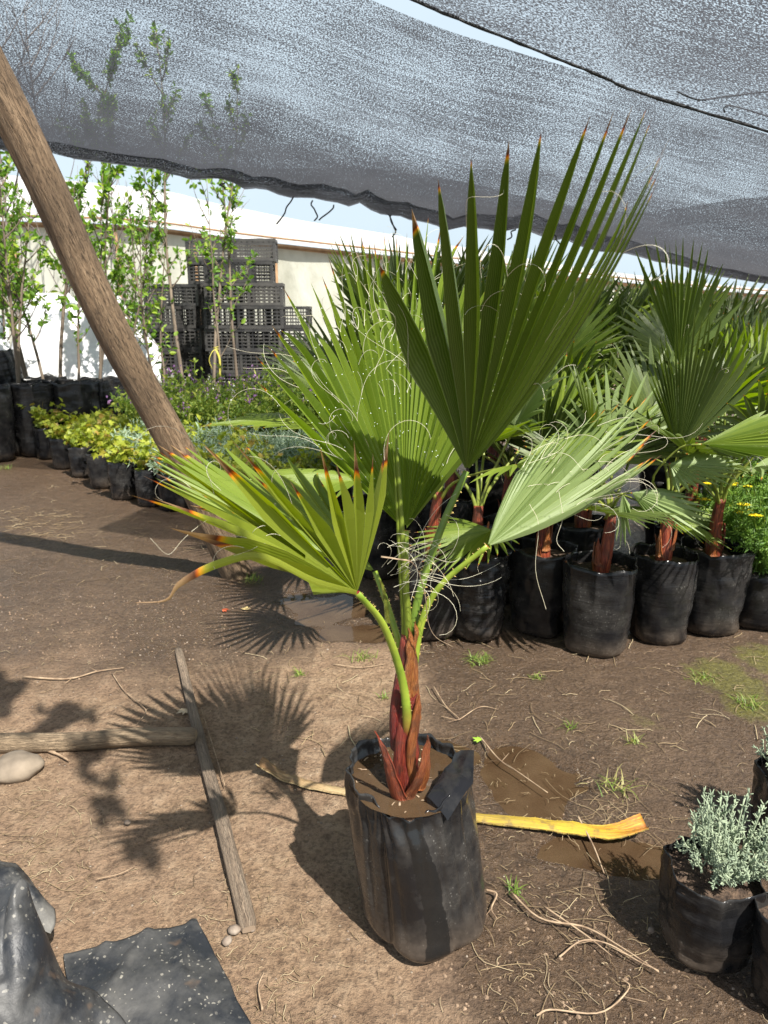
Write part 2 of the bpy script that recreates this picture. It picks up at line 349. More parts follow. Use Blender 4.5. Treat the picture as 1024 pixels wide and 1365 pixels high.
def m_ground():
    m = N('packed_earth'); at = m.n('ShaderNodeAttribute', attribute_name='Wet'); sp = m.n('ShaderNodeSeparateColor'); m.l(at.outputs['Color'], sp.inputs[0])
    v = m.coord('Object'); n1 = m.noise(v, 2.2, 6, 0.6); n2 = m.noise(v, 16, 6, 0.65); n3 = m.noise(v, 75, 5, 0.7); n4 = m.noise(v, 260, 3, 0.6)
    wet = m.math('ADD', sp.outputs[0], m.math('MULTIPLY', m.math('SUBTRACT', n2, 0.5), 0.45), True)
    dry = m.ramp(n2, [(0.28, (0.150, 0.092, 0.052)), (0.5, (0.285, 0.190, 0.114)), (0.70, (0.41, 0.295, 0.19))])
    dry = m.mix(m.math('MULTIPLY', m.ramp(n1, [(0.4, 0.0), (0.62, 1.0)]), 0.55), dry, (0.30, 0.195, 0.125))
    damp = m.ramp(n2, [(0.3, (0.042, 0.025, 0.014)), (0.6, (0.096, 0.060, 0.035)), (0.75, (0.165, 0.11, 0.07))])
    b = m.mix(wet, dry, damp)
    b = m.mix(m.math('MULTIPLY', m.ramp(n3, [(0.40, 1.0), (0.52, 0.0)]), 0.75), b, m.mix(1.0, b, (0.45, 0.42, 0.40), 'MULTIPLY'))
    b = m.mix(m.math('MULTIPLY', m.ramp(n3, [(0.60, 0.0), (0.72, 1.0)]), 0.5), b, m.mix(1.0, b, (1.45, 1.42, 1.4), 'MULTIPLY'))
    vo = m.n('ShaderNodeTexVoronoi'); vo.inputs['Scale'].default_value = 48; m.l(v, vo.inputs['Vector'])
    sc2 = m.n('ShaderNodeSeparateColor'); m.l(vo.outputs['Color'], sc2.inputs[0])
    spk = m.math('MULTIPLY', m.ramp(vo.outputs['Distance'], [(0.10, 1.0), (0.16, 0.0)]), m.ramp(sc2.outputs[0], [(0.80, 0.0), (0.84, 1.0)]))
    b = m.mix(m.math('MULTIPLY', spk, 0.75), b, (0.50, 0.42, 0.32))
    dk = m.math('MULTIPLY', m.ramp(vo.outputs['Distance'], [(0.12, 1.0), (0.22, 0.0)]), m.ramp(sc2.outputs[1], [(0.84, 0.0), (0.88, 1.0)]))
    b = m.mix(m.math('MULTIPLY', dk, 0.7), b, (0.06, 0.038, 0.025))
    moss = m.math('MULTIPLY', m.ramp(m.math('ADD', sp.outputs[1], m.math('MULTIPLY', m.math('SUBTRACT', n2, 0.5), 0.9)), [(0.35, 0.0), (0.6, 1.0)]), 0.8)
    b = m.mix(moss, b, m.ramp(n3, [(0.35, (0.07, 0.065, 0.018)), (0.65, (0.17, 0.16, 0.03))]))
    m.base(b)
    rw = m.ramp(m.math('ADD', wet, m.math('MULTIPLY', m.math('SUBTRACT', n3, 0.5), 0.5)), [(0.45, 0.92), (0.85, 0.42), (1.0, 0.22)]); m.rough(rw)
    h = m.math('ADD', m.math('MULTIPLY', n2, 0.6), m.math('ADD', m.math('MULTIPLY', n3, 0.45), m.math('MULTIPLY', n4, 0.14)))
    h = m.math('ADD', h, m.math('MULTIPLY', spk, 0.12)); m.bump(h, 1.0, 0.034)
    return m.m
def build_ground():
    xs = axis(-160, (-1.6, 1.5), 160, 0.0125, 9.0); ys = axis(-12, (0.75, 3.6), 320, 0.0125, 9.0)
    nx, ny = len(xs), len(ys); vs = []; wet = []
    mo = [G(985, 915), G(1010, 940), G(960, 900), G(1024, 880)]
    for y in ys:
        for x in xs:
            near = abs(x) < 7 and -1 < y < 14
            z = gz(x, y) if near else -0.003
            vs.append((x, y, z))
            if near:
                mv = 0.0
                for c in mo: mv = max(mv, 1-((x-c.x)**2/0.05+(y-c.y)**2/0.06)**0.5)
                mv = max(mv, 0.42*sstep(1.0, 0.0, math.hypot(x-G(860, 960).x, (y-G(860, 960).y))/0.25))
                wet += [wetv(x, y), max(0, mv), 0, 1]
            else: wet += [0.6, 0, 0, 1]
    fs = []
    for j in range(ny-1):
        for i in range(nx-1):
            a = j*nx+i; fs.append((a, a+1, a+nx+1, a+nx))
    me = bpy.data.meshes.new('ground'); me.from_pydata(vs, [], fs)
    ca = me.color_attributes.new(name='Wet', type='FLOAT_COLOR', domain='POINT'); ca.data.foreach_set('color', wet)
    me.polygons.foreach_set('use_smooth', [True]*len(fs)); me.materials.append(m_ground()); me.update()
    o = bpy.data.objects.new('ground', me); col.objects.link(o); o['kind'] = 'structure'
build_ground()
def m_water():
    m = N('muddy_water'); v = m.coord('Object'); n1 = m.noise(v, 6, 4)
    m.base(m.ramp(n1, [(0.35, (0.075, 0.045, 0.024)), (0.65, (0.125, 0.082, 0.046))])); m.rough(0.035); m.p.inputs['IOR'].default_value = 1.33
    m.bump(m.noise(v, 22, 2), 0.05, 0.004)
    tp = m.n('ShaderNodeBsdfTransparent'); tp.inputs['Color'].default_value = (.62, .48, .36, 1); mx = m.n('ShaderNodeMixShader'); mx.inputs[0].default_value = .38; m.l(m.p.outputs[0], mx.inputs[1]); m.l(tp.outputs[0], mx.inputs[2]); m.l(mx.outputs[0], m.out.inputs['Surface']); return m.m
M['water'] = m_water()
for k, (cx0, cy0, cx1, cy1) in enumerate([(-0.75, 2.85, 0.35, 4.2), (0.06, 1.30, 1.1, 2.5)]):
    mb = MB(); i = [mb.vert((cx0, cy0, -0.0185)), mb.vert((cx1, cy0, -0.0185)), mb.vert((cx1, cy1, -0.0185)), mb.vert((cx0, cy1, -0.0185))]
    mb.face(i); o = mb.build('puddle_water', M['water']); o['kind'] = 'structure'

# ------------------------------------------------------------------ palm fans
def fan(mb, hub, tips, arch=0.0, pleat=0.30, join=(0.45, 0.62), rows=11, brown=None, yellow=0.0, tj=None, droop=0.0, shrinkpow=0.75, rnd=R, wfac=1.0, curl=None, kink=.12):
    """mesh of one palmate blade: pleated segments from hub to every tip, joined up to `join`"""
    n = len(tips); hub = Vector(hub); D = [Vector(t)-hub for t in tips]
    J = [rnd.uniform(*join) for _ in range(n+1)] if tj is None else tj
    nor = []
    for i in range(n):
        a = D[max(i-1, 0)]; b = D[min(i+1, n-1)]
        c = a.cross(b)
        if c.length < 1e-7: c = Vector((0, -1, 0.3))
        nor.append(c.normalized())
    def cen(i, t):
        L = D[i].length
        p = hub+D[i]*t+nor[i]*(arch*L*4*t*(1-t))
        p.z += droop*L*(t*(1-t))*1.6
        return p
    seg_pts = []
    for i in range(n):
        cr = rnd.random(); br = (brown[i] if isinstance(brown, list) else (brown if brown is not None else rnd.choice([0.93, 0.95, 0.97, 1.2])))
        if not isinstance(brown, list): br = br+rnd.uniform(-0.03, 0.03)
        rowsv = []
        bl, bri = J[i], J[i+1]
        def bound(side, t):
            if side < 0: j = i-1
            else: j = i+1
            if j < 0: q = cen(0, t)*1.5-cen(1, t)*0.5
            elif j >= n: q = cen(n-1, t)*1.5-cen(n-2, t)*0.5
            else: q = (cen(i, t)+cen(j, t))*0.5
            return q
        q0 = 0.0
        kinky = (rnd.uniform(-1, 1), rnd.uniform(-1, 1)); kk_ = rnd.random() < kink; kt = rnd.uniform(.6, .85); kd = Vector((rnd.uniform(-.6, .6), rnd.uniform(-.6, .2), rnd.uniform(-1, -.3)))*rnd.uniform(.3, .9)
        for r in range(rows+1):
            t = 0.015+(1-0.015)*(r/rows)**0.9
            c = cen(i, t)
            if t > 0.6:
                c = c+nor[i]*kinky[0]*0.02*D[i].length*((t-0.6)/0.4)**2*math.sin(2.2*t)
            if kk_ and t > kt: c = c+kd*D[i].length*(t-kt)*(.35+(t-kt))
            pt = []
            for side, jj in ((-1, bl), (1, bri)):
                if t <= jj: off = bound(side, t)-cen(i, t)
                else:
                    w0 = bound(side, jj)-cen(i, jj)
                    mx = 0.020*wfac*D[i].length*1.6
                    if w0.length > mx*2.2: w0 = w0*(mx*2.2/w0.length)
                    off = w0*max(0.0, 1-(t-jj)/(1-jj))**shrinkpow
                pt.append(off)
            wdt = (pt[0]-pt[1]).length
            h = nor[i]*(pleat*wdt*0.5)
            a = mb.vert(c+pt[0]-h); b = mb.vert(c+h); d = mb.vert(c+pt[1]-h)
            rowsv.append((a, b, d, t))
        seg_pts.append([Vector(mb.v[x[0]]) for x in rowsv])
        for r in range(rows):
            a0, b0, d0, t0 = rowsv[r]; a1, b1, d1, t1 = rowsv[r+1]
            cc = (cr, br, yellow)
            mb.face((a0, b0, b1, a1), [(0, t0), (0.5, t0), (0.5, t1), (0, t1)], cc)
            mb.face((b0, d0, d1, b1), [(0.5, t0), (1, t0), (1, t1), (0.5, t1)], cc)
    return seg_pts
def filaments(mb, seg, n, ln=(0.05, 0.16), r=0.0005, rnd=R, loop=1.0):
    for _ in range(n):
        s = rnd.choice(seg); k = rnd.randint(int(len(s)*0.35), int(len(s)*0.75)); p = s[k].copy()
        d = (s[min(k+1, len(s)-1)]-s[k-1]).normalized(); d = (d+Vector((rnd.uniform(-.5, .5), rnd.uniform(-.7, .3), rnd.uniform(-.5, .5)))).normalized()
        ax = Vector((rnd.gauss(0, .4), rnd.gauss(-1, .3), rnd.gauss(0, .4))).normalized()
        L = rnd.uniform(*ln); steps = 14; path = [p.copy()]; k0 = rnd.uniform(-0.15, 0.15)*loop; k1 = rnd.choice([-1, 1])*rnd.uniform(0.15, 0.75)*loop
        for i in range(steps):
            an = k0+(k1-k0)*(i/steps)**1.2
            d = Matrix.Rotation(an, 3, ax) @ d; d.z -= 0.05; d.normalize()
            ax = (ax+Vector((rnd.gauss(0, .12), rnd.gauss(0, .12), rnd.gauss(0, .12)))).normalized()
            p = p+d*(L/steps); path.append(p.copy())
        tube(mb, path, [r*(1-0.5*i/steps) for i in range(steps+1)], 3, cap=False)
def petiole(mb, pts, r0, r1, thorn=0.0, n=26, rnd=R, tm=None, flat=0.62):
    path = catmull(pts, n); rs = [r0+(r1-r0)*(i/(n-1))**0.6 for i in range(n)]
    L = sum((path[i+1]-path[i]).length for i in range(n-1))
    tube(mb, path, rs, 8, squash=flat, up=(0, -1, 0.2), vs=1.0/L*1.0)
    if thorn > 0 and tm is not None:
        for i in range(int(n*0.12), n-1):
            for rep in range(2):
                f = rnd.random(); p = path[i].lerp(path[i+1], f); t = (path[i+1]-path[i]).normalized()
                a = Vector((0, -1, 0.2)); a = (a-t*a.dot(t)).normalized(); b = t.cross(a)
                for sd in (-1, 1):
                    if rnd.random() < 0.55: continue
                    base = p+b*sd*rs[i]*0.95; tip = base+b*sd*thorn*rnd.uniform(.6, 1.2)+t*thorn*rnd.uniform(-.2, .6)
                    tube(tm, [base-b*sd*0.001, base.lerp(tip, .5)+t*thorn*.1, tip], [thorn*0.3, thorn*.2, 0.0001], 4, cap=False)
    return path
# ------------------------------------------------------------------ bags
def bag(r, h, seed=0, wr=1.0, lean=(0, 0), bottom=0.86, soil=0.86, rimvar=0.02, corners=0.10, wetfn=None, topfn=None, n=72, fold=True, rowsn=22, rough_rim=1.0):
    rn = random.Random(seed); o = rn.uniform(0, 50); mb = MB(); ph = rn.uniform(0, 6.28); rings = []
    nc = 12 if corners < .03 else rn.randint(6, 9); cang = sorted((2*math.pi*(k+rn.uniform(-.28, .28))/nc) % (2*math.pi) for k in range(nc))
    def poly(a):
        a = a % (2*math.pi)
        for q in range(nc):
            c0 = cang[q]; c1 = cang[(q+1) % nc]+(2*math.pi if q == nc-1 else 0); aa = a if a >= cang[0] else a+2*math.pi
            if c0 <= aa <= c1: h_ = (c1-c0)/2; return math.cos(h_)/math.cos(aa-c0-h_)
        return 1.0
    def pt(a, z, inner=0.0):
        t = z/h
        lobes = 1+0.025*math.cos(4*(a-ph))*(0.6+t)+0.018*math.sin(3*a+o)+0.014*noise.noise(Vector((math.cos(a)*3, math.sin(a)*3, o+z*9)))*2
        prof = bottom+(1-bottom)*sstep(0, 0.75, t)
        if t < 0.10: prof *= 1-0.22*(1-t/0.10)**2.2
        cn = corners*sstep(0.22, 0.0, t)*max(0, math.cos(2*(a-ph)))**6
        wv = wr*0.008*noise.noise(Vector((a*2.2 if False else math.cos(a)*1.6, math.sin(a)*1.6, z*42+o)))*sstep(0.02, 0.15, t)
        wv += wr*0.004*noise.noise(Vector((math.cos(a)*7, math.sin(a)*7, z*14+o*2)))
        R0 = r*(lobes*prof+cn)+wv-inner
        R0 *= 1+(poly(a)-.985)*sstep(.35, 1.0, t)*.95
        dr, dz = (topfn(a, t) if topfn else (0, 0))
        R0 += dr
        zz = z+dz
        if t > 0.8:
            k = (t-0.8)/0.2
            R0 += r*rimvar*2.2*k*rough_rim*noise.noise(Vector((math.cos(a)*2.4+o, math.sin(a)*2.4, 1)))
            zz += h*0.05*k*rough_rim*noise.noise(Vector((math.cos(a)*1.9, math.sin(a)*1.9+o, 2)))
        return Vector((math.cos(a)*R0+lean[0]*t, math.sin(a)*R0+lean[1]*t, max(zz, 0.001)))
    zs = [h*(i/rowsn)**1.0 for i in range(rowsn+1)]; zs[0] = 0.002
    for z in zs: rings.append([mb.vert(pt(2*math.pi*k/n, z)) for k in range(n)])
    th = 0.0022
    for z in (h, h*0.97, h*0.9, h*soil): rings.append([mb.vert(pt(2*math.pi*k/n, z, th+(0.002 if z < h*0.95 else 0))) for k in range(n)])
    for j in range(len(rings)-1):
        for k in range(n):
            k2 = (k+1) % n
            a = 2*math.pi*k/n; wv = 0.0
            if wetfn and j < rowsn: wv = wetfn(a, j/rowsn)
            u0, u1 = k/n, (k+1)/n; v0, v1 = min(j, rowsn)/rowsn, min(j+1, rowsn)/rowsn
            if j >= rowsn: v0 = v1 = 2.0
            mb.face((rings[j][k], rings[j][k2], rings[j+1][k2], rings[j+1][k]), [(u0, v0), (u1, v0), (u1, v1), (u0, v1)], (0.5, 1, 0), 0, True)
    cb = mb.vert((0, 0, 0.0005))
    for k in range(n): mb.face((cb, rings[0][(k+1) % n], rings[0][k]), None, None, 0, True)
    # soil
    sb = MB(); sr = []
    for q in (1.0, 0.8, 0.55, 0.3, 0.1):
        ring = []
        for k in range(0, n, 2):
            a = 2*math.pi*k/n; p = pt(a, h*soil, 0.003); c = Vector((lean[0]*soil, lean[1]*soil, p.z)); pp = c.lerp(p, q)
            pp.z = h*soil+0.002+0.012*noise.noise(Vector((pp.x*30, pp.y*30, o)))+0.01*(1-q); ring.append(sb.vert(pp))
        sr.append(ring)
    m2 = n//2
    for j in range(4):
        for k in range(m2): sb.face((sr[j][k], sr[j][(k+1) % m2], sr[j+1][(k+1) % m2], sr[j+1][k]), None, None, 0, True)
    sb.face(sr[4])
    return mb, sb
# ------------------------------------------------------------------ MAIN PALM
BASE = Vector((0.100, 1.475, 0)); rt = empty('potted_fan_palm', BASE)
tag(rt, 'tall young fan palm in a wet black plastic bag standing alone in the yard', 'potted palm')
def L(px, py, D): return P(px, py, D)-BASE
def wetf(a, t):
    d = (math.degrees(a) % 360)
    c = 281+5*math.sin(t*5); wdt = 11+6*(1-t)+(7 if t < .3 else 0)
    return 1.0-abs(((d-c+180) % 360)-180)/(2*wdt) if True else 0
def topf(a, t):
    d = math.degrees(a) % 360; dr = dz = 0.0
    k = sstep(0.72, 1.0, t)
    fr = math.exp(-(((d-262+180) % 360-180)/38.0)**2)      # front lip sags and folds in
    dz -= 0.042*k*fr; dr -= 0.012*k*fr
    cr = math.exp(-(((d-318+180) % 360-180)/13.0)**2); dr += 0.012*k*cr; dz += 0.012*k*cr
    cl = math.exp(-(((d-228+180) % 360-180)/15.0)**2); dr += 0.004*k*cl
    br = math.exp(-(((d-15+180) % 360-180)/14.0)**2); dz -= 0.012*k*br; dr -= .008*k*br
    kk = sstep(.55, 1.0, t); q = Vector((math.cos(a)*2.6, math.sin(a)*2.6, t*2.0))
    dr -= .010*kk*abs(noise.noise(q*1.7))*2; dz += .012*sstep(.85, 1., t)*noise.noise(q*1.3)
    for (ca_, cw, cd, ct, sl_) in ((236, 2.2, .005, 1.0, 6), (252, 1.6, .003, .9, -4), (297, 2.0, .005, 1.0, -8), (309, 1.6, .004, .8, 5), (333, 2.4, .005, .9, -5), (218, 2.2, .004, .8, 3), (275, 1.4, .0025, .5, 2)):
        dd = abs(((d-ca_-sl_*t+180) % 360)-180)/cw/2.2
        if dd < 1: dr -= 1.5*cd*(1-dd)*sstep(1-ct-.1, 1-ct+.2, t)
    dr += 0.012*sstep(0.30, 0.0, t)*math.exp(-(((d-325+180) % 360-180)/16.0)**2)
    dr += 0.016*sstep(0.25, 0.0, t)*math.exp(-(((d-262+180) % 360-180)/16.0)**2)
    return dr, dz
bm, sm = bag(0.142, 0.405, 5, wr=0.15, lean=(-0.048, 0.0), bottom=1.05, soil=0.90, corners=0.02, wetfn=wetf, topfn=topf, n=160, rowsn=60, rimvar=0.03)
bm.build('grow_bag', M['bag_main'], rt); sm.build('soil', M['soil'], rt)
wm = MB(); ring = []
for k in range(48):
    a = 2*math.pi*k/48; rr = 0.137*(1+0.03*noise.noise(Vector((math.cos(a)*3, math.sin(a)*3, 4)))); ring.append(wm.vert((-0.048*.9+math.cos(a)*rr, math.sin(a)*rr, 0.3755)))
wm.face(ring); wm.build('muddy_water', M['water'], rt)
dbm = MB(); rdb = random.Random(31)
for _ in range(46):
    a = rdb.uniform(0, 6.28); rr = .13*math.sqrt(rdb.random()); p = Vector((-.043+math.cos(a)*rr, math.sin(a)*rr, .3765)); b_ = rdb.uniform(0, 6.28); q = rdb.uniform(.002, .008); d_ = Vector((math.cos(b_), math.sin(b_), 0))*q
    tube(dbm, [p-d_, p+Vector((0, 0, .001)), p+d_], q*rdb.uniform(.15, .5), 5, squash=.35)
dbm.build('floating_bits', M['twig'], rt)['kind'] = 'stuff'
# folded flap of the bag lip lying in over the water at the front right
fm = MB(); fl = [L(606, 1004, 1.455), L(632, 1000, 1.435), L(631, 1040, 1.385), L(597, 1094, 1.345), L(570, 1062, 1.38)]
g = []
for i in range(9):
    u = i/8
    for j in range(7):
        v = j/6; e0 = fl[1].lerp(fl[2], u*2) if u < .5 else fl[2].lerp(fl[3], u*2-1)
        e1 = fl[0].lerp(fl[4], u); p = e0.lerp(e1, v); p.z += 0.004*math.sin(v*3.1)-.010*(1-min(1, abs(u-.45+.3*v)*6))+0.004*noise.noise(Vector((u*4, v*4, 1))); g.append(fm.vert(p))
for i in range(8):
    for j in range(6):
        a = i*7+j; fm.face((a, a+1, a+8, a+7), None, (0.5, 1, 0), 0, True)
fm.build('bag_flap', M['bag_main'], rt)
# stem: overlapping leaf bases
st = MB(); cr0 = L(543, 1058, 1.452); cr1 = L(543, 845, 1.452)
path = catmull([cr0-Vector((0, 0, 0.02)), cr0.lerp(cr1, .25), cr0.lerp(cr1, .6), cr1], 26)
rs = [0.029-0.009*(i/25)+0.0035*noise.noise(Vector((i*.5, 1, 2))) for i in range(26)]
rs[0] = .037; rs[-1] = .012; rs[-2] = .016; rs[-3] = .019
tube(st, path, rs, 18, c=(0.12, 1, 0), jit=0.07, vs=1.0)
st.build('stem', M['stem'], rt)
def sheath(pts, w0, w1, c, name='leaf_sheath', cup=0.5, out=(0, -1, 0), torn=0.0, parent=None, mat='stem', nn=18, thick=0.0035):
    parent = parent or rt
    mb = MB(); path = catmull(pts, nn); cols = 7; o = Vector(out).normalized(); rows = []
    for layer in (0, 1):
        rr = []
        for i, p in enumerate(path):
            t = i/(nn-1); tg = (path[min(i+1, nn-1)]-path[max(i-1, 0)]).normalized(); a = (o-tg*o.dot(tg)).normalized(); b = tg.cross(a)
            wd = w0+(w1-w0)*t**0.8; wd *= (1-sstep(0.75, 1.0, t)*0.9); row = []
            for k in range(cols):
                s = (k/(cols-1)-0.5)*2; q = p+b*s*wd+a*((1-s*s)*wd*cup-layer*thick)
                q += Vector((noise.noise(q*40), noise.noise(q*40+Vector((9, 9, 9))), noise.noise(q*40+Vector((3, 3, 3)))))*0.003*(.3+torn*t*3)
                row.append(mb.vert(q))
            rr.append(row)
        rows.append(rr)
    for layer in (0, 1):
        rr = rows[layer]
        for i in range(nn-1):
            for k in range(cols-1):
                f = (rr[i][k], rr[i][k+1], rr[i+1][k+1], rr[i+1][k]); t = i/nn
                mb.face(f if layer == 0 else f[::-1], [(k/6, t), ((k+1)/6, t), ((k+1)/6, t+.05), (k/6, t+.05)], c, 0, True)
    for i in range(nn-1):
        for k in (0, cols-1): mb.face((rows[0][i][k], rows[0][i+1][k], rows[1][i+1][k], rows[1][i][k]), None, c, 0, False)
    for i in (0, nn-1):
        for k in range(cols-1): mb.face((rows[0][i][k], rows[0][i][k+1], rows[1][i][k+1], rows[1][i][k]), None, c, 0, False)
    return mb.build(name, M[mat], parent)
sheath([L(540, 1066, 1.43), L(538, 1010, 1.418), L(543, 950, 1.425), L(556, 925, 1.43)], .030, .010, (0.10, 1, 0), out=(0.1, -1, 0.1), cup=.55)
sheath([L(551, 1052, 1.425), L(549, 1000, 1.405), L(556, 955, 1.41), L(559, 928, 1.415)], .012, .009, (0.75, 1, 0), out=(0.6, -1, 0), cup=.35, torn=.3)
sheath([L(533, 1066, 1.405), L(522, 1038, 1.39), L(512, 1003, 1.385), L(498, 975, 1.39)], .021, .004, (0.28, 1, 0), out=(-.5, -1, .1), cup=.5, torn=.6)
sheath([L(545, 1064, 1.40), L(560, 1036, 1.385), L(568, 1005, 1.385), L(573, 978, 1.39)], .013, .006, (0.55, 1, 0), out=(.3, -1, .1), cup=.4, torn=.8)
sheath([L(562, 1052, 1.42), L(572, 1022, 1.41), L(571, 1000, 1.41)], .012, .003, (0.7, 1, 0), out=(.7, -1, 0), cup=.4, torn=.8)
sheath([L(530, 1000, 1.43), L(527, 955, 1.43), L(533, 905, 1.435), L(536, 885, 1.44)], .018, .010, (0.02, 1, 0), out=(-.6, -1, 0), cup=.5)
sheath([L(553, 960, 1.44), L(551, 915, 1.435), L(549, 870, 1.43), L(545, 838, 1.435)], .016, .009, (0.95, 1, 0), out=(.4, -1, 0), cup=.5, torn=.3)
sheath([L(541, 930, 1.425), L(546, 885, 1.425), L(553, 850, 1.43), L(556, 830, 1.435)], .010, .005, (1.0, 1, 0), out=(0, -1, 0), cup=.5, torn=.9)
BRK = 0.6
def leaf(hub, tips, mat, pet, pr, pmat='petiole', thorn=.004, n=None, fil=0, **kw):
    pm = MB(); tm = MB(); petiole(pm, [L(*p) for p in pet], pr[0], pr[1], thorn, tm=tm)
    po = pm.build('leaf_stalk', M[pmat], rt)
    if tm.f: tm.build('thorns', M['thorn'], po)['kind'] = 'stuff'
    tp = [L(*t) for t in tips]
    if n: tp = catmull(tp, n)
    rr = random.Random(len(tips)*13+int(hub[0]))
    lf_ = kw.pop('lenf', 0)
    if lf_: hb = L(*hub); tp = [hb+(t-hb)*lf_ for t in tp]
    if kw.pop('jitlen', 0):
        hb = L(*hub); tp = [hb+(t-hb)*rr.uniform(.94, 1.03) for t in tp]
    fb = MB(); seg = fan(fb, L(*hub), tp, rnd=rr, **kw); fb.build('leaf_blade', M[mat], po)
    if fil:
        f2 = MB(); filaments(f2, seg, fil, (.06, .2), .00048, rr); f2.build('leaf_fibres', M['fibre'], po)['kind'] = 'stuff'
    return po, seg
# upper right leaf, seen from its shaded side
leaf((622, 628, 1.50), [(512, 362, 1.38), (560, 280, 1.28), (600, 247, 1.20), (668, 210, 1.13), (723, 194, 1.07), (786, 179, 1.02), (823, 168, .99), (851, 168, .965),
     (866, 184, .945), (874, 198, .93), (877, 216, .92), (877, 236, .92), (872, 262, .92)], 'palm_shaded',
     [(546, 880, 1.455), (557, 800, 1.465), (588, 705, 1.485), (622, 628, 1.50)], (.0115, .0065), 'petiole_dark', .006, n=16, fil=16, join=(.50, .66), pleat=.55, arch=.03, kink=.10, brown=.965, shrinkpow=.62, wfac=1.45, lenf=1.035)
# big bright central leaf
def sq(l, h, k): return [(a, b, h+(c-h)*k) for a, b, c in l]
po_b, seg_b = leaf((540, 707, 1.49), sq([(334, 500, 1.62), (347, 455, 1.66), (359, 412, 1.72), (382, 380, 1.76), (408, 364, 1.8), (432, 342, 1.85), (459, 330, 1.88), (484, 310, 1.92), (512, 300, 1.94), (539, 300, 1.95),
     (566, 290, 1.95), (592, 288, 1.93), (622, 300, 1.9), (650, 340, 1.85), (672, 400, 1.8), (682, 470, 1.75), (672, 540, 1.65)], 1.49, .92), 'palm',
     [(541, 890, 1.46), (541, 830, 1.462), (540, 770, 1.475), (540, 707, 1.49)], (.011, .008), 'petiole', .004, n=29, fil=95, join=(.50, .64), pleat=.85, arch=-.02, kink=.22, shrinkpow=.85, wfac=1.5, jitlen=1)
# left leaf with orange and brown tips
leaf((476, 790, 1.30), [(362, 752, 1.12), (222, 706, .97), (206, 662, .98), (176, 655, 1.0), (188, 634, 1.02), (196, 613, 1.05), (205, 596, 1.07), (270, 588, 1.06), (308, 583, 1.09), (335, 628, 1.13), (352, 640, 1.15), (386, 640, 1.165), (424, 590, 1.18), (449, 618, 1.20), (474, 588, 1.22), (497, 604, 1.24), (517, 570, 1.26)], 'palm_yellow',
     [(541, 1012, 1.432), (543, 962, 1.412), (536, 905, 1.40), (512, 835, 1.35), (476, 790, 1.30)], (.0128, .0065), 'petiole_c', .003, fil=12, join=(.54, .70), pleat=.6, arch=-.02, shrinkpow=1.25, wfac=1.5,
     brown=[.93, .80, .86, .93, .95, .95, .97, .84, .84, .9, .88, .9, .84, .9, .82, .9, .80], yellow=0.26)
# curled dying segment of that leaf
cs = catmull([L(476, 790, 1.30), L(420, 775, 1.17), L(350, 742, 1.08), L(290, 752, 1.03), L(240, 778, 1.0), L(222, 800, .99), L(182, 803, .98)], 26)
cm = MB(); pr = None
for i, p in enumerate(cs):
    t = i/25; wd = .0105*math.sin(math.pi*min(1, .12+t*.88))**.7*(1-.55*t); a = math.sin(t*5)*.8
    d = Vector((0, -.3+.5*math.sin(a), math.cos(a)))*wd
    q = (cm.vert(p-d), cm.vert(p+Vector((0, -.003, 0))), cm.vert(p+d))
    if pr:
        for s in (0, 1): cm.face((pr[s], pr[s+1], q[s+1], q[s]), [(s*.5, t-.04), (s*.5+.5, t-.04), (s*.5+.5, t), (s*.5, t)], (0.5, .58, .35), 0, True)
    pr = q
cm.build('dying_leaf_segment', M['palm_yellow'], rt)['label'] = 'curled orange and brown leaf segment'
# flat leaf behind the left one
leaf((500, 762, 1.55), [(330, 690, 1.40), (262, 660, 1.42), (215, 640, 1.46), (203, 622, 1.52), (197, 600, 1.60), (206, 590, 1.70), (238, 592, 1.82), (290, 597, 1.92), (350, 600, 1.98), (405, 615, 1.98), (440, 655, 1.88)], 'palm',
     [(540, 885, 1.47), (530, 850, 1.48), (514, 800, 1.51), (500, 762, 1.55)], (.009, .006), 'petiole', .004, n=22, fil=10, join=(.66, .80), pleat=.30, arch=.03, wfac=1.2)
# pale leaf reaching right
leaf((650, 728, 1.40), [(716, 584, 1.52), (738, 566, 1.56), (760, 560, 1.60), (784, 545, 1.64), (806, 538, 1.67), (828, 534, 1.69), (850, 527, 1.70), (872, 520, 1.69), (862, 545, 1.64), (886, 566, 1.60), (862, 588, 1.54), (880, 604, 1.47), (866, 612, 1.42), (838, 634, 1.39)], 'palm_pale',
     [(549, 905, 1.445), (562, 830, 1.44), (588, 780, 1.425), (650, 728, 1.40)], (.010, .0055), 'petiole', .004, n=24, fil=34, tj=[.2, .24, .30, .34, .40, .42, .50, .48, .55, .52, .50, .56, .48, .52, .45, .55, .5, .42, .5, .45, .4, .5, .36, .42, .3], pleat=.75, arch=.05, kink=.25, wfac=1.3, brown=[1.2]*6+[.98]*6+[.96, .97, .95, .96, .94, .93, .90, .93, .95, .97, .98, 1.1], jitlen=1)
# unopened spear
for (pts, w0, w1) in [([(546, 870, 1.445), (541, 780, 1.445), (533, 660, 1.46), (526, 545, 1.475)], .010, .0025), ([(541, 870, 1.45), (535, 780, 1.45), (530, 690, 1.455), (524, 590, 1.465)], .006, .0015)]:
    sheath([L(*p) for p in pts], w0, w1, (0.4, 1.15, .15), 'spear_leaf', cup=.9, out=(.2, -1, 0), mat='palm', nn=22, thick=.002)
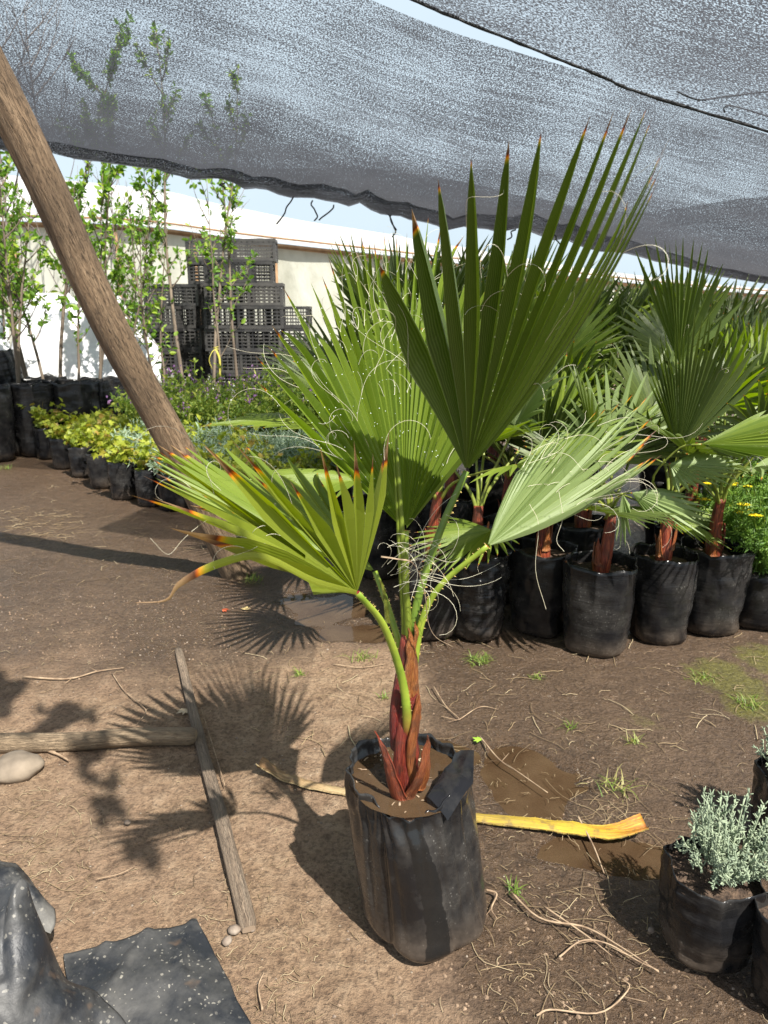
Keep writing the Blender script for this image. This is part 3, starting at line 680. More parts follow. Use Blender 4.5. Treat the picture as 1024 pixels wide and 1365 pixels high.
# cut stubs and a dry strap
sheath([L(517, 830, 1.43), L(512, 790, 1.43), L(505, 770, 1.43)], .006, .002, (0.6, 1, .8), 'leaf_sheath', out=(0, -1, 0), cup=.4)
ds = MB(); tube(ds, catmull([L(508, 742, 1.36), L(528, 745, 1.36), L(552, 752, 1.37), L(566, 790, 1.38), L(571, 830, 1.38), L(582, 850, 1.39), L(604, 862, 1.4)], 24), [.0045*(1-.8*i/23) for i in range(24)], 5, squash=.3)
ds.build('dry_strap', M['twig'], rt)
f3 = MB()
rr = random.Random(5)
for i in range(26):    # tangle of threads in the crown
    p = L(rr.uniform(500, 560), rr.uniform(735, 810), rr.uniform(1.38, 1.44)); filaments(f3, [[p, p+Vector((.01, 0, .01)), p+Vector((.02, 0, .02)), p+Vector((.03, 0, .02))]], 1, (.08, .2), .00055, rr, .9)
for (a, b, c, d) in [((706, 672), (718, 700), (714, 760), (728, 812)), ((745, 655), (750, 690), (742, 720), (752, 735))]:
    tube(f3, catmull([L(*a, 1.42), L(*b, 1.41), L(*c, 1.41), L(*d, 1.42)], 16), .0005, 3, cap=False)
f3.build('crown_fibres', M['fibre'], rt)['kind'] = 'stuff'
# rain drops on the bright leaf
dm = MB()
for s in seg_b:
    for _ in range(9):
        k = rr.randint(2, len(s)-2); p = s[k].lerp(s[k+1], rr.random())+Vector((rr.uniform(-.008, .008), -.0035, .0)); q = rr.uniform(.0007, .0014)
        vs = [dm.vert(p+Vector(v)*q) for v in ((1, 0, 0), (0, 0, 1), (-1, 0, 0), (0, 0, -1.4), (0, -1, 0), (0, 1, 0))]
        for f in ((0, 1, 4), (1, 2, 4), (2, 3, 4), (3, 0, 4), (1, 0, 5), (2, 1, 5), (3, 2, 5), (0, 3, 5)): dm.face([vs[i] for i in f], smooth=True)
o = dm.build('rain_drops', M['drop'], po_b); o['kind'] = 'stuff'

# ------------------------------------------------------------------ BACKGROUND PALMS
def palm_leaf(root, crown, az, el, plen, blen, rnd, mat='palm_back', A=rad(78), n=22, fold=.25, droop=.25, petm='petiole_back', fil=5, roll=0.0, brown=None):
    f = Vector((math.cos(az)*math.cos(el), math.sin(az)*math.cos(el), math.sin(el)))
    sag = Vector((0, 0, -1))*(.10+.25*(1-math.sin(max(el, 0))))*plen
    hub = crown+f*plen+sag*.6; mid = crown+f*plen*.5+sag*.1
    pm = MB(); petiole(pm, [crown-Vector((0, 0, .05)), crown+f*plen*.18, mid, hub], .010, .005, n=12); po = pm.build('leaf_stalk', M[petm], root)
    f2 = (hub-mid).normalized(); lat = Vector((-math.sin(az), math.cos(az), 0)); lat = (Matrix.Rotation(roll, 3, f2) @ lat); nn = lat.cross(f2)
    if nn.z < 0: nn = -nn
    tips = []
    for i in range(n):
        a = -A+2*A*i/(n-1); Ls = blen*(1-.30*(a/A)**2)*rnd.uniform(.92, 1.05)
        d = f2*math.cos(a)+lat*math.sin(a)+nn*(abs(math.sin(a))*fold); d.normalize()
        tp = hub+d*Ls; hz = math.hypot(d.x, d.y); tp.z -= droop*Ls*(.35+hz*.65); tips.append(tp)
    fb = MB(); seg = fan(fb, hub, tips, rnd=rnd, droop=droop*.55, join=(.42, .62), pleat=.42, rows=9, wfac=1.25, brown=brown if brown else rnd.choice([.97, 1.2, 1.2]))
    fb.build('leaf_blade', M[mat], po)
    if fil: f3 = MB(); filaments(f3, seg, fil, (.04, .12), .0006, rnd); f3.build('leaf_fibres', M['fibre'], po)['kind'] = 'stuff'
def make_palm(seed, r=.15, h=.4, leaves=None, ch=.62, wr=1.0, mat='bag', mat_l='palm_back', lean=(0, 0)):
    rnd = random.Random(seed); root = empty('potted_fan_palm')
    b, s = bag(r, h, seed, wr=wr, soil=.86, lean=lean, bottom=.84); b.build('grow_bag', M[mat], root); s.build('soil', M['soil'], root)
    sb = MB(); crown = Vector((lean[0]+rnd.uniform(-.02, .02), lean[1]+rnd.uniform(-.02, .02), ch)); base = Vector((lean[0], lean[1], h*.84))
    pth = catmull([base, base.lerp(crown, .5)+Vector((rnd.uniform(-.01, .01), 0, 0)), crown], 14)
    tube(sb, pth, [.034-.014*i/13 for i in range(14)], 12, c=(.25, 1, 0), jit=.15); sb.build('stem', M['stem'], root)
    for k in range(4):
        a = k*1.7+rnd.uniform(0, 1); z0 = base+Vector((math.cos(a)*.026, math.sin(a)*.026, -.01+k*.03)); o = Vector((math.cos(a), math.sin(a), 0))
        sheath([z0, z0+Vector((0, 0, .06))+o*.008, z0+Vector((0, 0, .12))+o*rnd.uniform(.005, .03)], .022, .006, (rnd.uniform(.1, .9), 1, 0), out=o, torn=.7, parent=root, nn=8)
    for lf in leaves: palm_leaf(root, crown, *lf[:4], rnd, **(lf[4] if len(lf) > 4 else {}))
    return root
def ring_leaves(seed, k, els, pl=(.3, .45), bl=(.42, .55), **kw):
    r = random.Random(seed); out = []
    for i in range(k):
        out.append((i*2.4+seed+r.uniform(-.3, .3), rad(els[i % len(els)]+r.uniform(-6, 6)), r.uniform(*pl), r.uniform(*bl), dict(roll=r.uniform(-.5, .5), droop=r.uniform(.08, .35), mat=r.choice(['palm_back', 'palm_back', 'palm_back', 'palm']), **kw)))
    return out
protoA = make_palm(11, leaves=ring_leaves(1, 8, [82, 68, 55, 40, 72, 30, 60, 15]), ch=.62)
protoB = make_palm(22, leaves=ring_leaves(2, 8, [85, 72, 60, 48, 35, 65, 20, 75], pl=(.35, .55)), ch=.66)
protoC = make_palm(33, leaves=ring_leaves(3, 7, [80, 60, 45, 30, 70, 10, 50], pl=(.25, .4), bl=(.36, .46)), ch=.55, wr=1.0)
protoD = make_palm(44, leaves=ring_leaves(4, 9, [86, 78, 66, 55, 45, 70, 35, 60, 25], pl=(.34, .55), bl=(.44, .55)), ch=.62)
GP = 'young fan palms in black bags behind the main palm'
# the two front ones have their own leaves
fA = make_palm(51, r=.132, h=.40, wr=2.6, mat='bag_wrinkled', ch=.60, leaves=[(rad(100), rad(75), .30, .5, dict(mat='palm_back')), (rad(160), rad(55), .30, .42, {}), (rad(30), rad(50), .34, .42, {}),
      (rad(75), rad(62), .34, .5, {}), (rad(10), rad(68), .4, .5, dict(mat='palm_pale'))])
fA.location = G(640, 862)+Vector((0, .13, 0)); fA.location.z = 0
tag(fA, 'fan palm in the heavily creased black bag just right behind the main palm', 'potted palm', GP)
fC = make_palm(52, r=.155, h=.40, wr=.5, ch=.60, leaves=[(rad(95), rad(80), .22, .46, dict(mat='palm_pale', roll=.2)), (rad(140), rad(50), .24, .40, {}),
      (rad(200), rad(45), .24, .38, {}), (rad(50), rad(58), .3, .45, {}), (rad(170), rad(74), .3, .42, {})])
fC.location = G(806, 885)+Vector((0, .15, 0)); fC.location.z = 0
tag(fC, 'fan palm in a smooth black bag, nearest to the camera of the back group', 'potted palm', GP)
fD = make_palm(53, r=.14, h=.40, wr=.6, ch=.66, leaves=[(rad(60), rad(60), .4, .5, {}),
      (rad(5), rad(48), .30, .45, dict(mat='palm_pale', droop=.15)), (rad(120), rad(70), .3, .5, {}), (rad(-40), rad(32), .36, .40, dict(mat='palm_pale'))])
fD.location = G(890, 868)+Vector((0, .14, 0)); fD.location.z = 0
tag(fD, 'fan palm in a dull black bag with a wide rayed leaf standing straight up', 'potted palm', GP)
spots = [  # proto, px, py(ground centre), scale, rot, label
 (protoC, 718, 838, 1.0, 1.0, 'fan palm in a black bag between the creased bag and the smooth bag'),
 (protoA, 940, 838, 1.0, 2.2, 'fan palm in the last black bag of the front row before the yellow daisies'),
 (protoB, 575, 842, 1.0, .3, 'fan palm directly behind the bright central leaf of the main palm'),
 (protoC, 770, 800, 1.05, 2.9, 'short fan palm in the second row behind the smooth bag'),
 (protoB, 672, 795, 1.0, 5.2, 'fan palm in the second row behind the creased bag'),
 (protoD, 965, 775, 1.0, 1.2, 'tall fan palm with upright dark leaf near the right edge of the group'),
 (protoD, 600, 765, 1.15, 3.3, 'tall fan palm of the third row behind the dark upper leaf'),
 (protoA, 715, 755, 1.1, .8, 'fan palm of the third row in the middle of the group'),
 (protoD, 890, 742, 1.05, 4.6, 'tall fan palm of the third row below the net hem'),
 (protoB, 505, 765, 1.05, 5.6, 'fan palm at the left end of the group beside the puddle'),
 (protoD, 548, 722, 1.28, .2, 'tall fan palm at the back left, its grey green leaves spread towards the crates'),
 (protoD, 655, 705, 1.27, 1.9, 'tall fan palm at the back behind the tips of the main palm'),
 (protoD, 755, 700, 1.18, 3.9, 'tall fan palm at the back centre against the pale greenhouse film'),
 (protoD, 925, 700, 1.1, 2.8, 'tall fan palm at the back right in the shade'),
 (protoD, 700, 672, 1.15, 5.0, 'tall fan palm in the last row, only its leaf tips showing left of centre'),
 (protoD, 880, 668, 1.2, 1.4, 'tall fan palm in the last row, only its leaf tips showing right of centre'),
]
def placed_leaf(root, stalk, hub, tips, mat, n, seed, **kw):
    b0 = root.location.copy(); pm = MB(); petiole(pm, [q if isinstance(q, Vector) else P(*q)-b0 for q in stalk]+[P(*hub)-b0], .008, .005, n=14)
    po = pm.build('leaf_stalk', M['petiole_back'], root); fb = MB(); rn = random.Random(seed); hb = P(*hub)-b0
    tp = [hb+(t-hb)*rn.uniform(.95, 1.03) for t in catmull([P(*q)-b0 for q in tips], n)]
    sg = fan(fb, hb, tp, rnd=rn, **kw); fb.build('leaf_blade', M[mat], po); f3 = MB(); filaments(f3, sg, 6, (.04, .12), .0005, rn); f3.build('leaf_fibres', M['fibre'], po)['kind'] = 'stuff'
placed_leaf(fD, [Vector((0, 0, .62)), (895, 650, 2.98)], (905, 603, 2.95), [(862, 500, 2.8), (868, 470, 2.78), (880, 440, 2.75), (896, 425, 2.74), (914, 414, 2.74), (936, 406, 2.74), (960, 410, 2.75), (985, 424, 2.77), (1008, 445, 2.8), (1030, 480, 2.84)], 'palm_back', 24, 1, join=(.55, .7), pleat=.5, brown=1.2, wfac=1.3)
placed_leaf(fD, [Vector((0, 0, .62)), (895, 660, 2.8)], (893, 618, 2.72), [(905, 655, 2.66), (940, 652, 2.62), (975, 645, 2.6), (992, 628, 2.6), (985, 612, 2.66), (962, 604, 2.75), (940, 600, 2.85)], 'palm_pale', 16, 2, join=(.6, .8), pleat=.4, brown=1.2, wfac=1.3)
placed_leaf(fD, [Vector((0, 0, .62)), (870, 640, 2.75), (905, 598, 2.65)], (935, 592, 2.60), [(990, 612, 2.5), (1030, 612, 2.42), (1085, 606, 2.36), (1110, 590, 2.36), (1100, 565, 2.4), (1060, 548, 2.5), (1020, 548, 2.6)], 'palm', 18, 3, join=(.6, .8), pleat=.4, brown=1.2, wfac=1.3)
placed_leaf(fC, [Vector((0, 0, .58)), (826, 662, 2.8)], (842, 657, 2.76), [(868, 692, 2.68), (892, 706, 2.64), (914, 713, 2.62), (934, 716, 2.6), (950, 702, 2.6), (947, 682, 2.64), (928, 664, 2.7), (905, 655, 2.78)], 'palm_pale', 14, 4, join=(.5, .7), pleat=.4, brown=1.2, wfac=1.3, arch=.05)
placed_leaf(fC, [Vector((0, 0, .58)), (826, 662, 2.72)], (830, 658, 2.70), [(822, 722, 2.66), (829, 735, 2.66), (838, 716, 2.67), (843, 690, 2.68)], 'palm_pale', 5, 5, join=(.5, .7), pleat=.4, brown=1.2, wfac=1.5)
used = set()
for pr_, px, py, s, rz, lab in spots:
    o = pr_ if pr_.name not in used else copy_tree(pr_)
    used.add(pr_.name)
    g = G(px, py); o.location = (g.x, g.y, 0); o.rotation_euler = (0, 0, rz); o.scale = (s, s, s)
    o['label'] = lab; o['category'] = 'potted palm'; o['group'] = GP
# tall palm whose dark upright leaf rises at the right, and the leaf entering from the right edge
fX = make_palm(61, r=.15, h=.4, ch=.85, leaves=[(rad(160), rad(40), .35, .45, {}), (rad(30), rad(55), .4, .5, {}), (rad(100), rad(60), .4, .5, {})])
g = G(905, 800); fX.location = (g.x, g.y, 0); XO = Vector((g.x, g.y, 0))
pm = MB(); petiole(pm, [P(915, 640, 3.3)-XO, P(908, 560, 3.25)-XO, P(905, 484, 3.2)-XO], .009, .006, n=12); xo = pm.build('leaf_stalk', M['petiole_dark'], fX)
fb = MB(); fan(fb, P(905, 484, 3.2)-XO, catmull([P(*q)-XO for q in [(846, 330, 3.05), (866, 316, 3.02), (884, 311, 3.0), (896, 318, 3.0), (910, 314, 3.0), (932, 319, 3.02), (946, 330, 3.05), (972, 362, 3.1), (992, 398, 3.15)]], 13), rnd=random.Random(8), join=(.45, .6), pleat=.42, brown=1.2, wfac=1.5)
fb.build('leaf_blade', M['palm_shaded'], xo)
tag(fX, 'fan palm whose dark green leaf rises highest at the right below the net', 'potted palm', GP)
fY = make_palm(62, r=.15, h=.4, ch=.62, leaves=[(rad(90), rad(70), .4, .5, {}), (rad(150), rad(60), .40, .48, {}), (rad(20), rad(50), .4, .5, {})])
fY.location = (2.25, 3.6, 0)
tag(fY, 'fan palm at the right edge, only a few leaf tips reaching into the photo', 'potted palm', GP)

# ------------------------------------------------------------------ leaves and shrubs
def oval(mb, p, d, nrm, ln, wd, c, tipf=.5, curve=.12):
    d = d.normalized(); s = d.cross(nrm)
    if s.length < 1e-5: s = d.orthogonal()
    s.normalize(); nn = s.cross(d)
    a = mb.vert(p); b = mb.vert(p+d*ln*.35+s*wd*.5+nn*ln*.05); e = mb.vert(p+d*ln*.35-s*wd*.5+nn*ln*.05)
    b2 = mb.vert(p+d*ln*.72+s*wd*.38); e2 = mb.vert(p+d*ln*.72-s*wd*.38); t = mb.vert(p+d*ln-nn*ln*curve); m = mb.vert(p+d*ln*.5-nn*ln*.03)
    mb.face((a, b, m, e), None, c); mb.face((b, b2, m), None, c); mb.face((e, m, e2), None, c); mb.face((m, b2, t, e2), None, c)
def rdir(rnd, zb=0.0):
    v = Vector((rnd.gauss(0, 1), rnd.gauss(0, 1), rnd.gauss(0, 1)+zb)); return v.normalized()
def make_sapling(seed, H, nleaf=260, bagr=.21, bagh=.55, lsz=(.055, .10), low=.2, spread=.35, lean=.1, stems=1, withbag=True, nb=9, bare=False):
    rnd = random.Random(seed); root = empty('potted_sapling' if withbag else 'bare_tree')
    z0 = 0.0
    if withbag:
        b, s = bag(bagr, bagh, seed, wr=1.6, soil=.88); b.build('grow_bag', M['bag_wrinkled' if seed % 2 else 'bag'], root); s.build('soil', M['soil'], root); z0 = bagh*.86
    tb = MB(); lb = MB(); sites = []
    for sidx in range(stems):
        pts = [Vector((0, 0, z0))]; p = pts[0].copy(); d = Vector((rnd.uniform(-lean, lean)*(1 if stems == 1 else 2.5), rnd.uniform(-lean, lean), 1))
        k = 9; HH = (H-z0)*rnd.uniform(.85, 1)
        for i in range(k):
            d += Vector((rnd.gauss(0, .07), rnd.gauss(0, .07), .04)); p = p+d.normalized()*HH/k; pts.append(p.copy())
        path = catmull(pts, 30); r0 = .006+.0038*H
        tube(tb, path, [r0*(1-.85*i/29) for i in range(30)], 7, jit=.1)
        for b_ in range(nb):
            i0 = int(30*(low+(1-low)*(b_+.5)/nb*.92)); q = path[min(i0, 28)].copy(); az = b_*2.4+rnd.uniform(0, 1)
            bl = spread*H*(1-.6*i0/30)*rnd.uniform(.6, 1.1); bd = Vector((math.cos(az)*.75, math.sin(az)*.75, .75)); bp = [q.copy()]
            for j in range(5):
                bd += Vector((rnd.gauss(0, .13), rnd.gauss(0, .13), .12)); q = q+bd.normalized()*bl/5; bp.append(q.copy())
            bpp = catmull(bp, 12); tube(tb, bpp, [r0*.42*(1-.8*i/11) for i in range(12)], 5)
            sites += [(x, (bpp[min(i+1, 11)]-bpp[i-1])) for i, x in enumerate(bpp) if i > 2]
            for tw in range(3):
                i1 = rnd.randint(4, 10); e = bpp[i1].copy(); td = (bd+rdir(rnd)*.9).normalized(); tl = bl*rnd.uniform(.2, .45); tpth = [e+td*tl*x/4+Vector((0, 0, .02*x*x*tl)) for x in range(5)]
                tube(tb, tpth, [r0*.2*(1-.6*i/4) for i in range(5)], 4); sites += [(x, td) for x in tpth[1:]]
        sites += [(x, Vector((0, 0, 1))) for x in path[int(30*low):]]*2
    tb.build('trunk', M['bare' if bare else 'trunk'], root)
    for _ in range(nleaf):
        q, d = rnd.choice(sites); dd = (d.normalized()*.5+rdir(rnd, .1)).normalized(); n_ = (rdir(rnd, 1.2)); ln = rnd.uniform(*lsz)
        oval(lb, q+rdir(rnd)*.012, dd, n_, ln, ln*rnd.uniform(.42, .62), (rnd.random(), 1, 0))
    if nleaf: lb.build('foliage', M['leaf_tree'], root)
    return root
GS = 'young trees in tall black bags on the left'
SB = [  # px, D, height, leaves, stems, label
 (-25, 7.2, 3.0, 380, 1, 'leafy sapling at the left edge of the photo'),
 (22, 7.6, 3.3, 420, 2, 'dense two stemmed sapling in a tall black bag next to the leaning black bag'),
 (58, 8.0, 2.9, 300, 1, 'sapling with straight grey trunk in the tall creased bag'),
 (78, 8.6, 4.6, 520, 1, 'tall dense sapling whose top shows dark through the net, left'),
 (102, 7.7, 2.7, 220, 1, 'sapling with branching dark trunk in the middle tall bag'),
 (132, 7.9, 2.8, 230, 1, 'sapling in the right hand tall bag before the white sheet'),
 (160, 8.8, 3.6, 240, 1, 'thin sapling behind the leaning post reaching through the net hem'),
 (212, 8.3, 2.6, 190, 3, 'pale forked sapling with several stems just right of the leaning post'),
 (246, 8.7, 4.75, 230, 1, 'tallest slender sapling with its leafy tip seen through the net'),
 (290, 8.4, 2.9, 70, 1, 'sparse sapling with a yellow ribbon tied round its trunk before the crates'),
 (282, 9.2, 4.3, 170, 1, 'slender sapling with second leafy tip seen through the net'),
 (316, 9.4, 3.9, 150, 1, 'slender sapling whose tip shows through the net farthest right'),
 (40, 8.4, 4.2, 460, 2, 'leafy two stemmed sapling whose top is cut by the leaning post'),
 (5, 9.0, 3.4, 420, 1, 'bushy sapling behind the leftmost trunks'),
 (185, 9.6, 2.9, 300, 2, 'bushy sapling behind the leaning post close to the greenhouse'),
 (128, 9.3, 4.2, 300, 1, 'sapling with a thin crown standing behind the white sheet edge'),
]
for i, (px, D, H, nl, ns, lab) in enumerate(SB):
    o = make_sapling(100+i, H, int(nl*2.2) if H > 3.4 else int(nl*1.35) if px < 200 else int(nl*1.2), stems=ns, bagr=.25 if D < 8.2 else .16, bagh=.74 if D < 8.2 else .4, lsz=(.05, .09), spread=.16 if H > 3.4 else .24, low=.28 if H > 3.4 else .22, nb=12 if nl > 200 else 8)
    g = P(px, 500, D); o.location = (g.x, D, 0); tag(o, lab, 'sapling', GS)
    if 'ribbon' in lab:
        rb = MB(); rn = random.Random(3)
        tube(rb, [(.02*math.cos(a), .02*math.sin(a), 1.02+.004*a) for a in [x*.5 for x in range(14)]], .010, 5, squash=.4)
        for k in (0, 2): tube(rb, catmull([(0, -.03, 1.02), (.03*(k-1.2), -.05, .99), (.06*(k-1.2), -.05, .90), (.04*(k-1.5)+.02, -.05, .80-.05*k)], 10), .016, 4, squash=.25)
        rb.build('ribbon', M['fruit_yellow'], o)
for i, (px, D, H, lab) in enumerate([(30, 10.5, 6.8, 'bare leafless tree with fine branches seen through the net at the top left'), (120, 11.5, 6.4, 'leafless tree with spreading twigs behind the tall saplings'), (300, 15, 4.1, 'bare grey shrub against the strip of sky under the net hem'), (190, 12.5, 4.4, 'small leafless tree between the sapling tips')]):
    o = make_sapling(200+i, H, 0, withbag=False, nb=22, spread=.30, low=.25, bare=True); g = P(px, 500, D); o.location = (g.x, D, 0); tag(o, lab, 'tree')

# maple seedlings
def maple_leaf(mb, p, d, nrm, s, c):
    d = d.normalized(); t = d.cross(nrm)
    if t.length < 1e-5: t = d.orthogonal()
    t.normalize(); ce = mb.vert(p+d*s*.35)
    pts = [(0, 0), (.25, .12), (.62, .30), (.42, .42), (.55, .78), (.25, .62), (0, 1.15), (-.25, .62), (-.55, .78), (-.42, .42), (-.62, .30), (-.25, .12)]
    nn = t.cross(d); ids = [mb.vert(p+t*a*s+d*b*s-nn*(a*a+b*b*.4)*s*.3) for a, b in pts]
    for i in range(12): mb.face((ce, ids[i], ids[(i+1) % 12]), None, c)
def make_maple(seed, r=.108, h=.29, nl=60, H=.22):
    rnd = random.Random(seed); root = empty('potted_maple_seedling')
    b, s = bag(r, h, seed, wr=1.3, n=40, rowsn=12); b.build('grow_bag', M['bag'], root); s.build('soil', M['soil'], root)
    tb = MB(); lb = MB()
    for k in range(6):
        az = k*1.1+rnd.uniform(0, .5); top = Vector((math.cos(az)*rnd.uniform(.03, .17), math.sin(az)*rnd.uniform(.03, .17), h*.8+H*rnd.uniform(.5, 1.1)))
        pth = catmull([Vector((0, 0, h*.8)), Vector((top.x*.3, top.y*.3, h*.8+H*.4)), top], 8); tube(tb, pth, [.0028*(1-.6*i/7) for i in range(8)], 4)
        for _ in range(nl//6):
            q = pth[rnd.randint(3, 7)]+rdir(rnd)*.045; maple_leaf(lb, q, rdir(rnd, -.2), rdir(rnd, 1.6), rnd.uniform(.03, .055), (rnd.random()*.9+.1*(rnd.random()), 1, 0))
    tb.build('stems', M['trunk'], root); lb.build('foliage', M['leaf_maple'], root); return root
mp = [make_maple(300+i, nl=170, H=[.24, .30, .20][i]) for i in range(3)]
front = [(18, 603), (48, 612), (80, 626), (112, 638), (146, 654), (180, 668)]
path_pts = catmull([Vector((G(*q).x, G(*q).y, 0)) for q in [(34, 598), (62, 622), (98, 642), (150, 668), (205, 682), (262, 690), (318, 712)]], 11)
GM = 'maple seedlings in small black bags along the path'; cnt = 0; us = set()
row_dir = None
rown = ['front', 'second', 'third', 'fourth', 'fifth']
for r_ in range(4):
    for i, p in enumerate(path_pts):
        if r_ == 3 and i % 2: continue
        t = (path_pts[min(i+1, 10)]-path_pts[max(i-1, 0)]).normalized(); nn = Vector((-t.y, t.x, 0)); 
        if nn.y < 0: nn = -nn
        q = p+nn*(r_*.25+.11)+Vector((R.uniform(-.02, .02), R.uniform(-.02, .02), 0))
        m0 = mp[(i+r_) % 3]; o = m0 if m0.name not in us else copy_tree(m0); us.add(m0.name)
        o.location = (q.x, q.y, 0); o.rotation_euler = (0, 0, R.uniform(0, 6)); s = R.uniform(.92, 1.12); o.scale = (s, s, s)
        tag(o, '%s maple seedling from the left in the %s row of small bags' % (ORD[i if r_ < 3 else i//2], rown[r_]), 'potted seedling', GM)
# one near the palm edge with trailing leaves
for k, (px, py, lab) in enumerate([(-8, 598, 'maple seedling with pale leaves by the bag at the far left edge')]):
    o = copy_tree(mp[0]); g = G(px, py); o.location = (g.x, g.y, 0); o.scale = (1.2, 1.2, 1.2); tag(o, lab, 'potted seedling', GM)

# silver and flowering plants, right of the post
def make_bushy(seed, kind):
    rnd = random.Random(seed)
    root = empty({'silver': 'potted_silver_shrub', 'flower': 'potted_flowering_plant', 'daisy': 'potted_daisy_bush'}[kind])
    r, h = {'silver': (.10, .20), 'flower': (.12, .25), 'daisy': (.15, .28)}[kind]
    b, s = bag(r, h, seed, wr=1.2, n=40, rowsn=12); b.build('grow_bag', M['bag'], root); s.build('soil', M['soil'], root)
    lb = MB(); tb = MB(); FL = []; YF = []
    H, W, ns, nl = {'silver': (.26, .20, 46, 17), 'flower': (.52, .26, 40, 22), 'daisy': (.50, .30, 46, 0)}[kind]
    for k in range(ns):
        az = rnd.uniform(0, 6.28); rr_ = math.sqrt(rnd.random())*W; top = Vector((math.cos(az)*rr_, math.sin(az)*rr_, h*.8+H*rnd.uniform(.55, 1.05)*(1-.35*(rr_/W)**2)))
        pth = catmull([Vector((top.x*.15, top.y*.15, h*.8)), Vector((top.x*.6, top.y*.6, h*.8+H*.4)), top], 9); tube(tb, pth, .0022, 3, cap=False)
        if kind == 'silver':
            for _ in range(nl):
                q = pth[rnd.randint(3, 8)]; oval(lb, q, (rdir(rnd, .6)), rdir(rnd, .5), rnd.uniform(.04, .07), .008, (rnd.random(), 1, 0))
        elif kind == 'flower':
            for _ in range(nl):
                q = pth[rnd.randint(2, 8)]; oval(lb, q, (rdir(rnd, .3)), rdir(rnd, 1), rnd.uniform(.025, .05), .014, (rnd.random(), 1, 0))
            if rnd.random() < .24:
                target = MB(); FL.append((target, rnd.random() < .25))
                for _ in range(8): oval(target, top+Vector((rnd.gauss(0, .012), rnd.gauss(0, .012), rnd.uniform(-.01, .07))), rdir(rnd), rdir(rnd), .02, .017, (rnd.random(), 1, 0))
        else:
            for j in range(2, 9):
                for _ in range(3):
                    q = pth[j]; d = rdir(rnd, .4); ln = rnd.uniform(.05, .09); c = (rnd.random(), 1, 0)
                    oval(lb, q, d, rdir(rnd, 1), ln, .006, c)
                    s_ = d.orthogonal().normalized()
                    for u in (.3, .5, .7, .88):
                        for sd in (-1, 1): oval(lb, q+d*ln*u, d+s_*sd*1.1, rdir(rnd, 1), ln*.33, .005, c)
            if rnd.random() < .3:
                fb = MB(); YF.append(fb); c0 = top+Vector((0, 0, .03)); tube(tb, [top, c0], .0015, 3, cap=False)
                for j in range(12):
                    an = j*math.pi/6; oval(fb, c0, Vector((math.cos(an), math.sin(an), .12)), Vector((0, 0, 1)), .026, .011, (rnd.random(), 1, 0))
                tube(fb, [c0, c0+Vector((0, 0, .006))], [.007, .004], 7)
    for q_, wh in FL: q_.build('white_flower' if wh else 'purple_flower', M['pink' if wh else 'purple'], root)
    tb.build('stems', M['leaf_green'], root); lb.build('foliage', M[{'silver': 'leaf_silver', 'flower': 'leaf_green', 'daisy': 'leaf_fern'}[kind]], root)
    for q_ in YF: q_.build('yellow_flower', M['yellow'], root)
    return root
def rows_of(protos, rows, name, cat, grp, s0=1.0):
    us = set(); k = 0
    for ri, (p0, p1, n, D) in enumerate(rows):
        for i in range(n):
            px = p0+(p1-p0)*i/max(1, n-1); m0 = protos[k % len(protos)]; k += 1
            o = m0 if m0.name not in us else copy_tree(m0); us.add(m0.name)
            g = P(px, 500, D+R.uniform(-.06, .06)); o.location = (g.x+R.uniform(-.04, .04), g.y, 0); o.rotation_euler = (0, 0, R.uniform(0, 6)); s = s0*R.uniform(.9, 1.12); o.scale = (s, s, s)
            tag(o, '%s, %s from left in the %s row' % (name, ORD[i], ['nearest', 'second', 'third', 'fourth', 'fifth', 'sixth'][ri]), cat, grp)
rows_of([make_bushy(401, 'silver'), make_bushy(402, 'silver')], [(225, 430, 7, 5.3), (200, 440, 8, 5.7), (190, 450, 8, 6.1)], 'silver leaved plant right of the leaning post', 'potted plant', 'silver leaved plants right of the post', 1.2)
rows_of([make_bushy(411, 'flower'), make_bushy(412, 'flower'), make_bushy(413, 'flower')], [(200, 440, 8, 6.6), (205, 460, 8, 7.1), (205, 470, 8, 7.6)], 'purple flowered plant before the crates', 'flowering plant', 'purple flowered plants before the crates', 1.25)
dz = make_bushy(421, 'daisy'); dpos = [(1010, 3.25, 'yellow daisy bush in the black bag nearest the right edge of the photo'), (1050, 3.35, 'yellow daisy bush behind the nearest one at the right edge'), (985, 3.5, 'yellow daisy bush half behind the last palm bag'), (1035, 3.9, 'yellow daisy bush at the back of the right edge')]
for i, (px, D, lab) in enumerate(dpos):
    o = dz if i == 0 else copy_tree(dz); g = P(px, 700, D); o.location = (g.x+(.06 if i == 0 else 0), D, 0); o.rotation_euler = (0, 0, i*1.9); o.scale = (1.25, 1.25, 1.0) if i == 0 else (1.0, 1.0, 1.0); tag(o, lab, 'flowering plant', 'yellow daisies right of the palms')

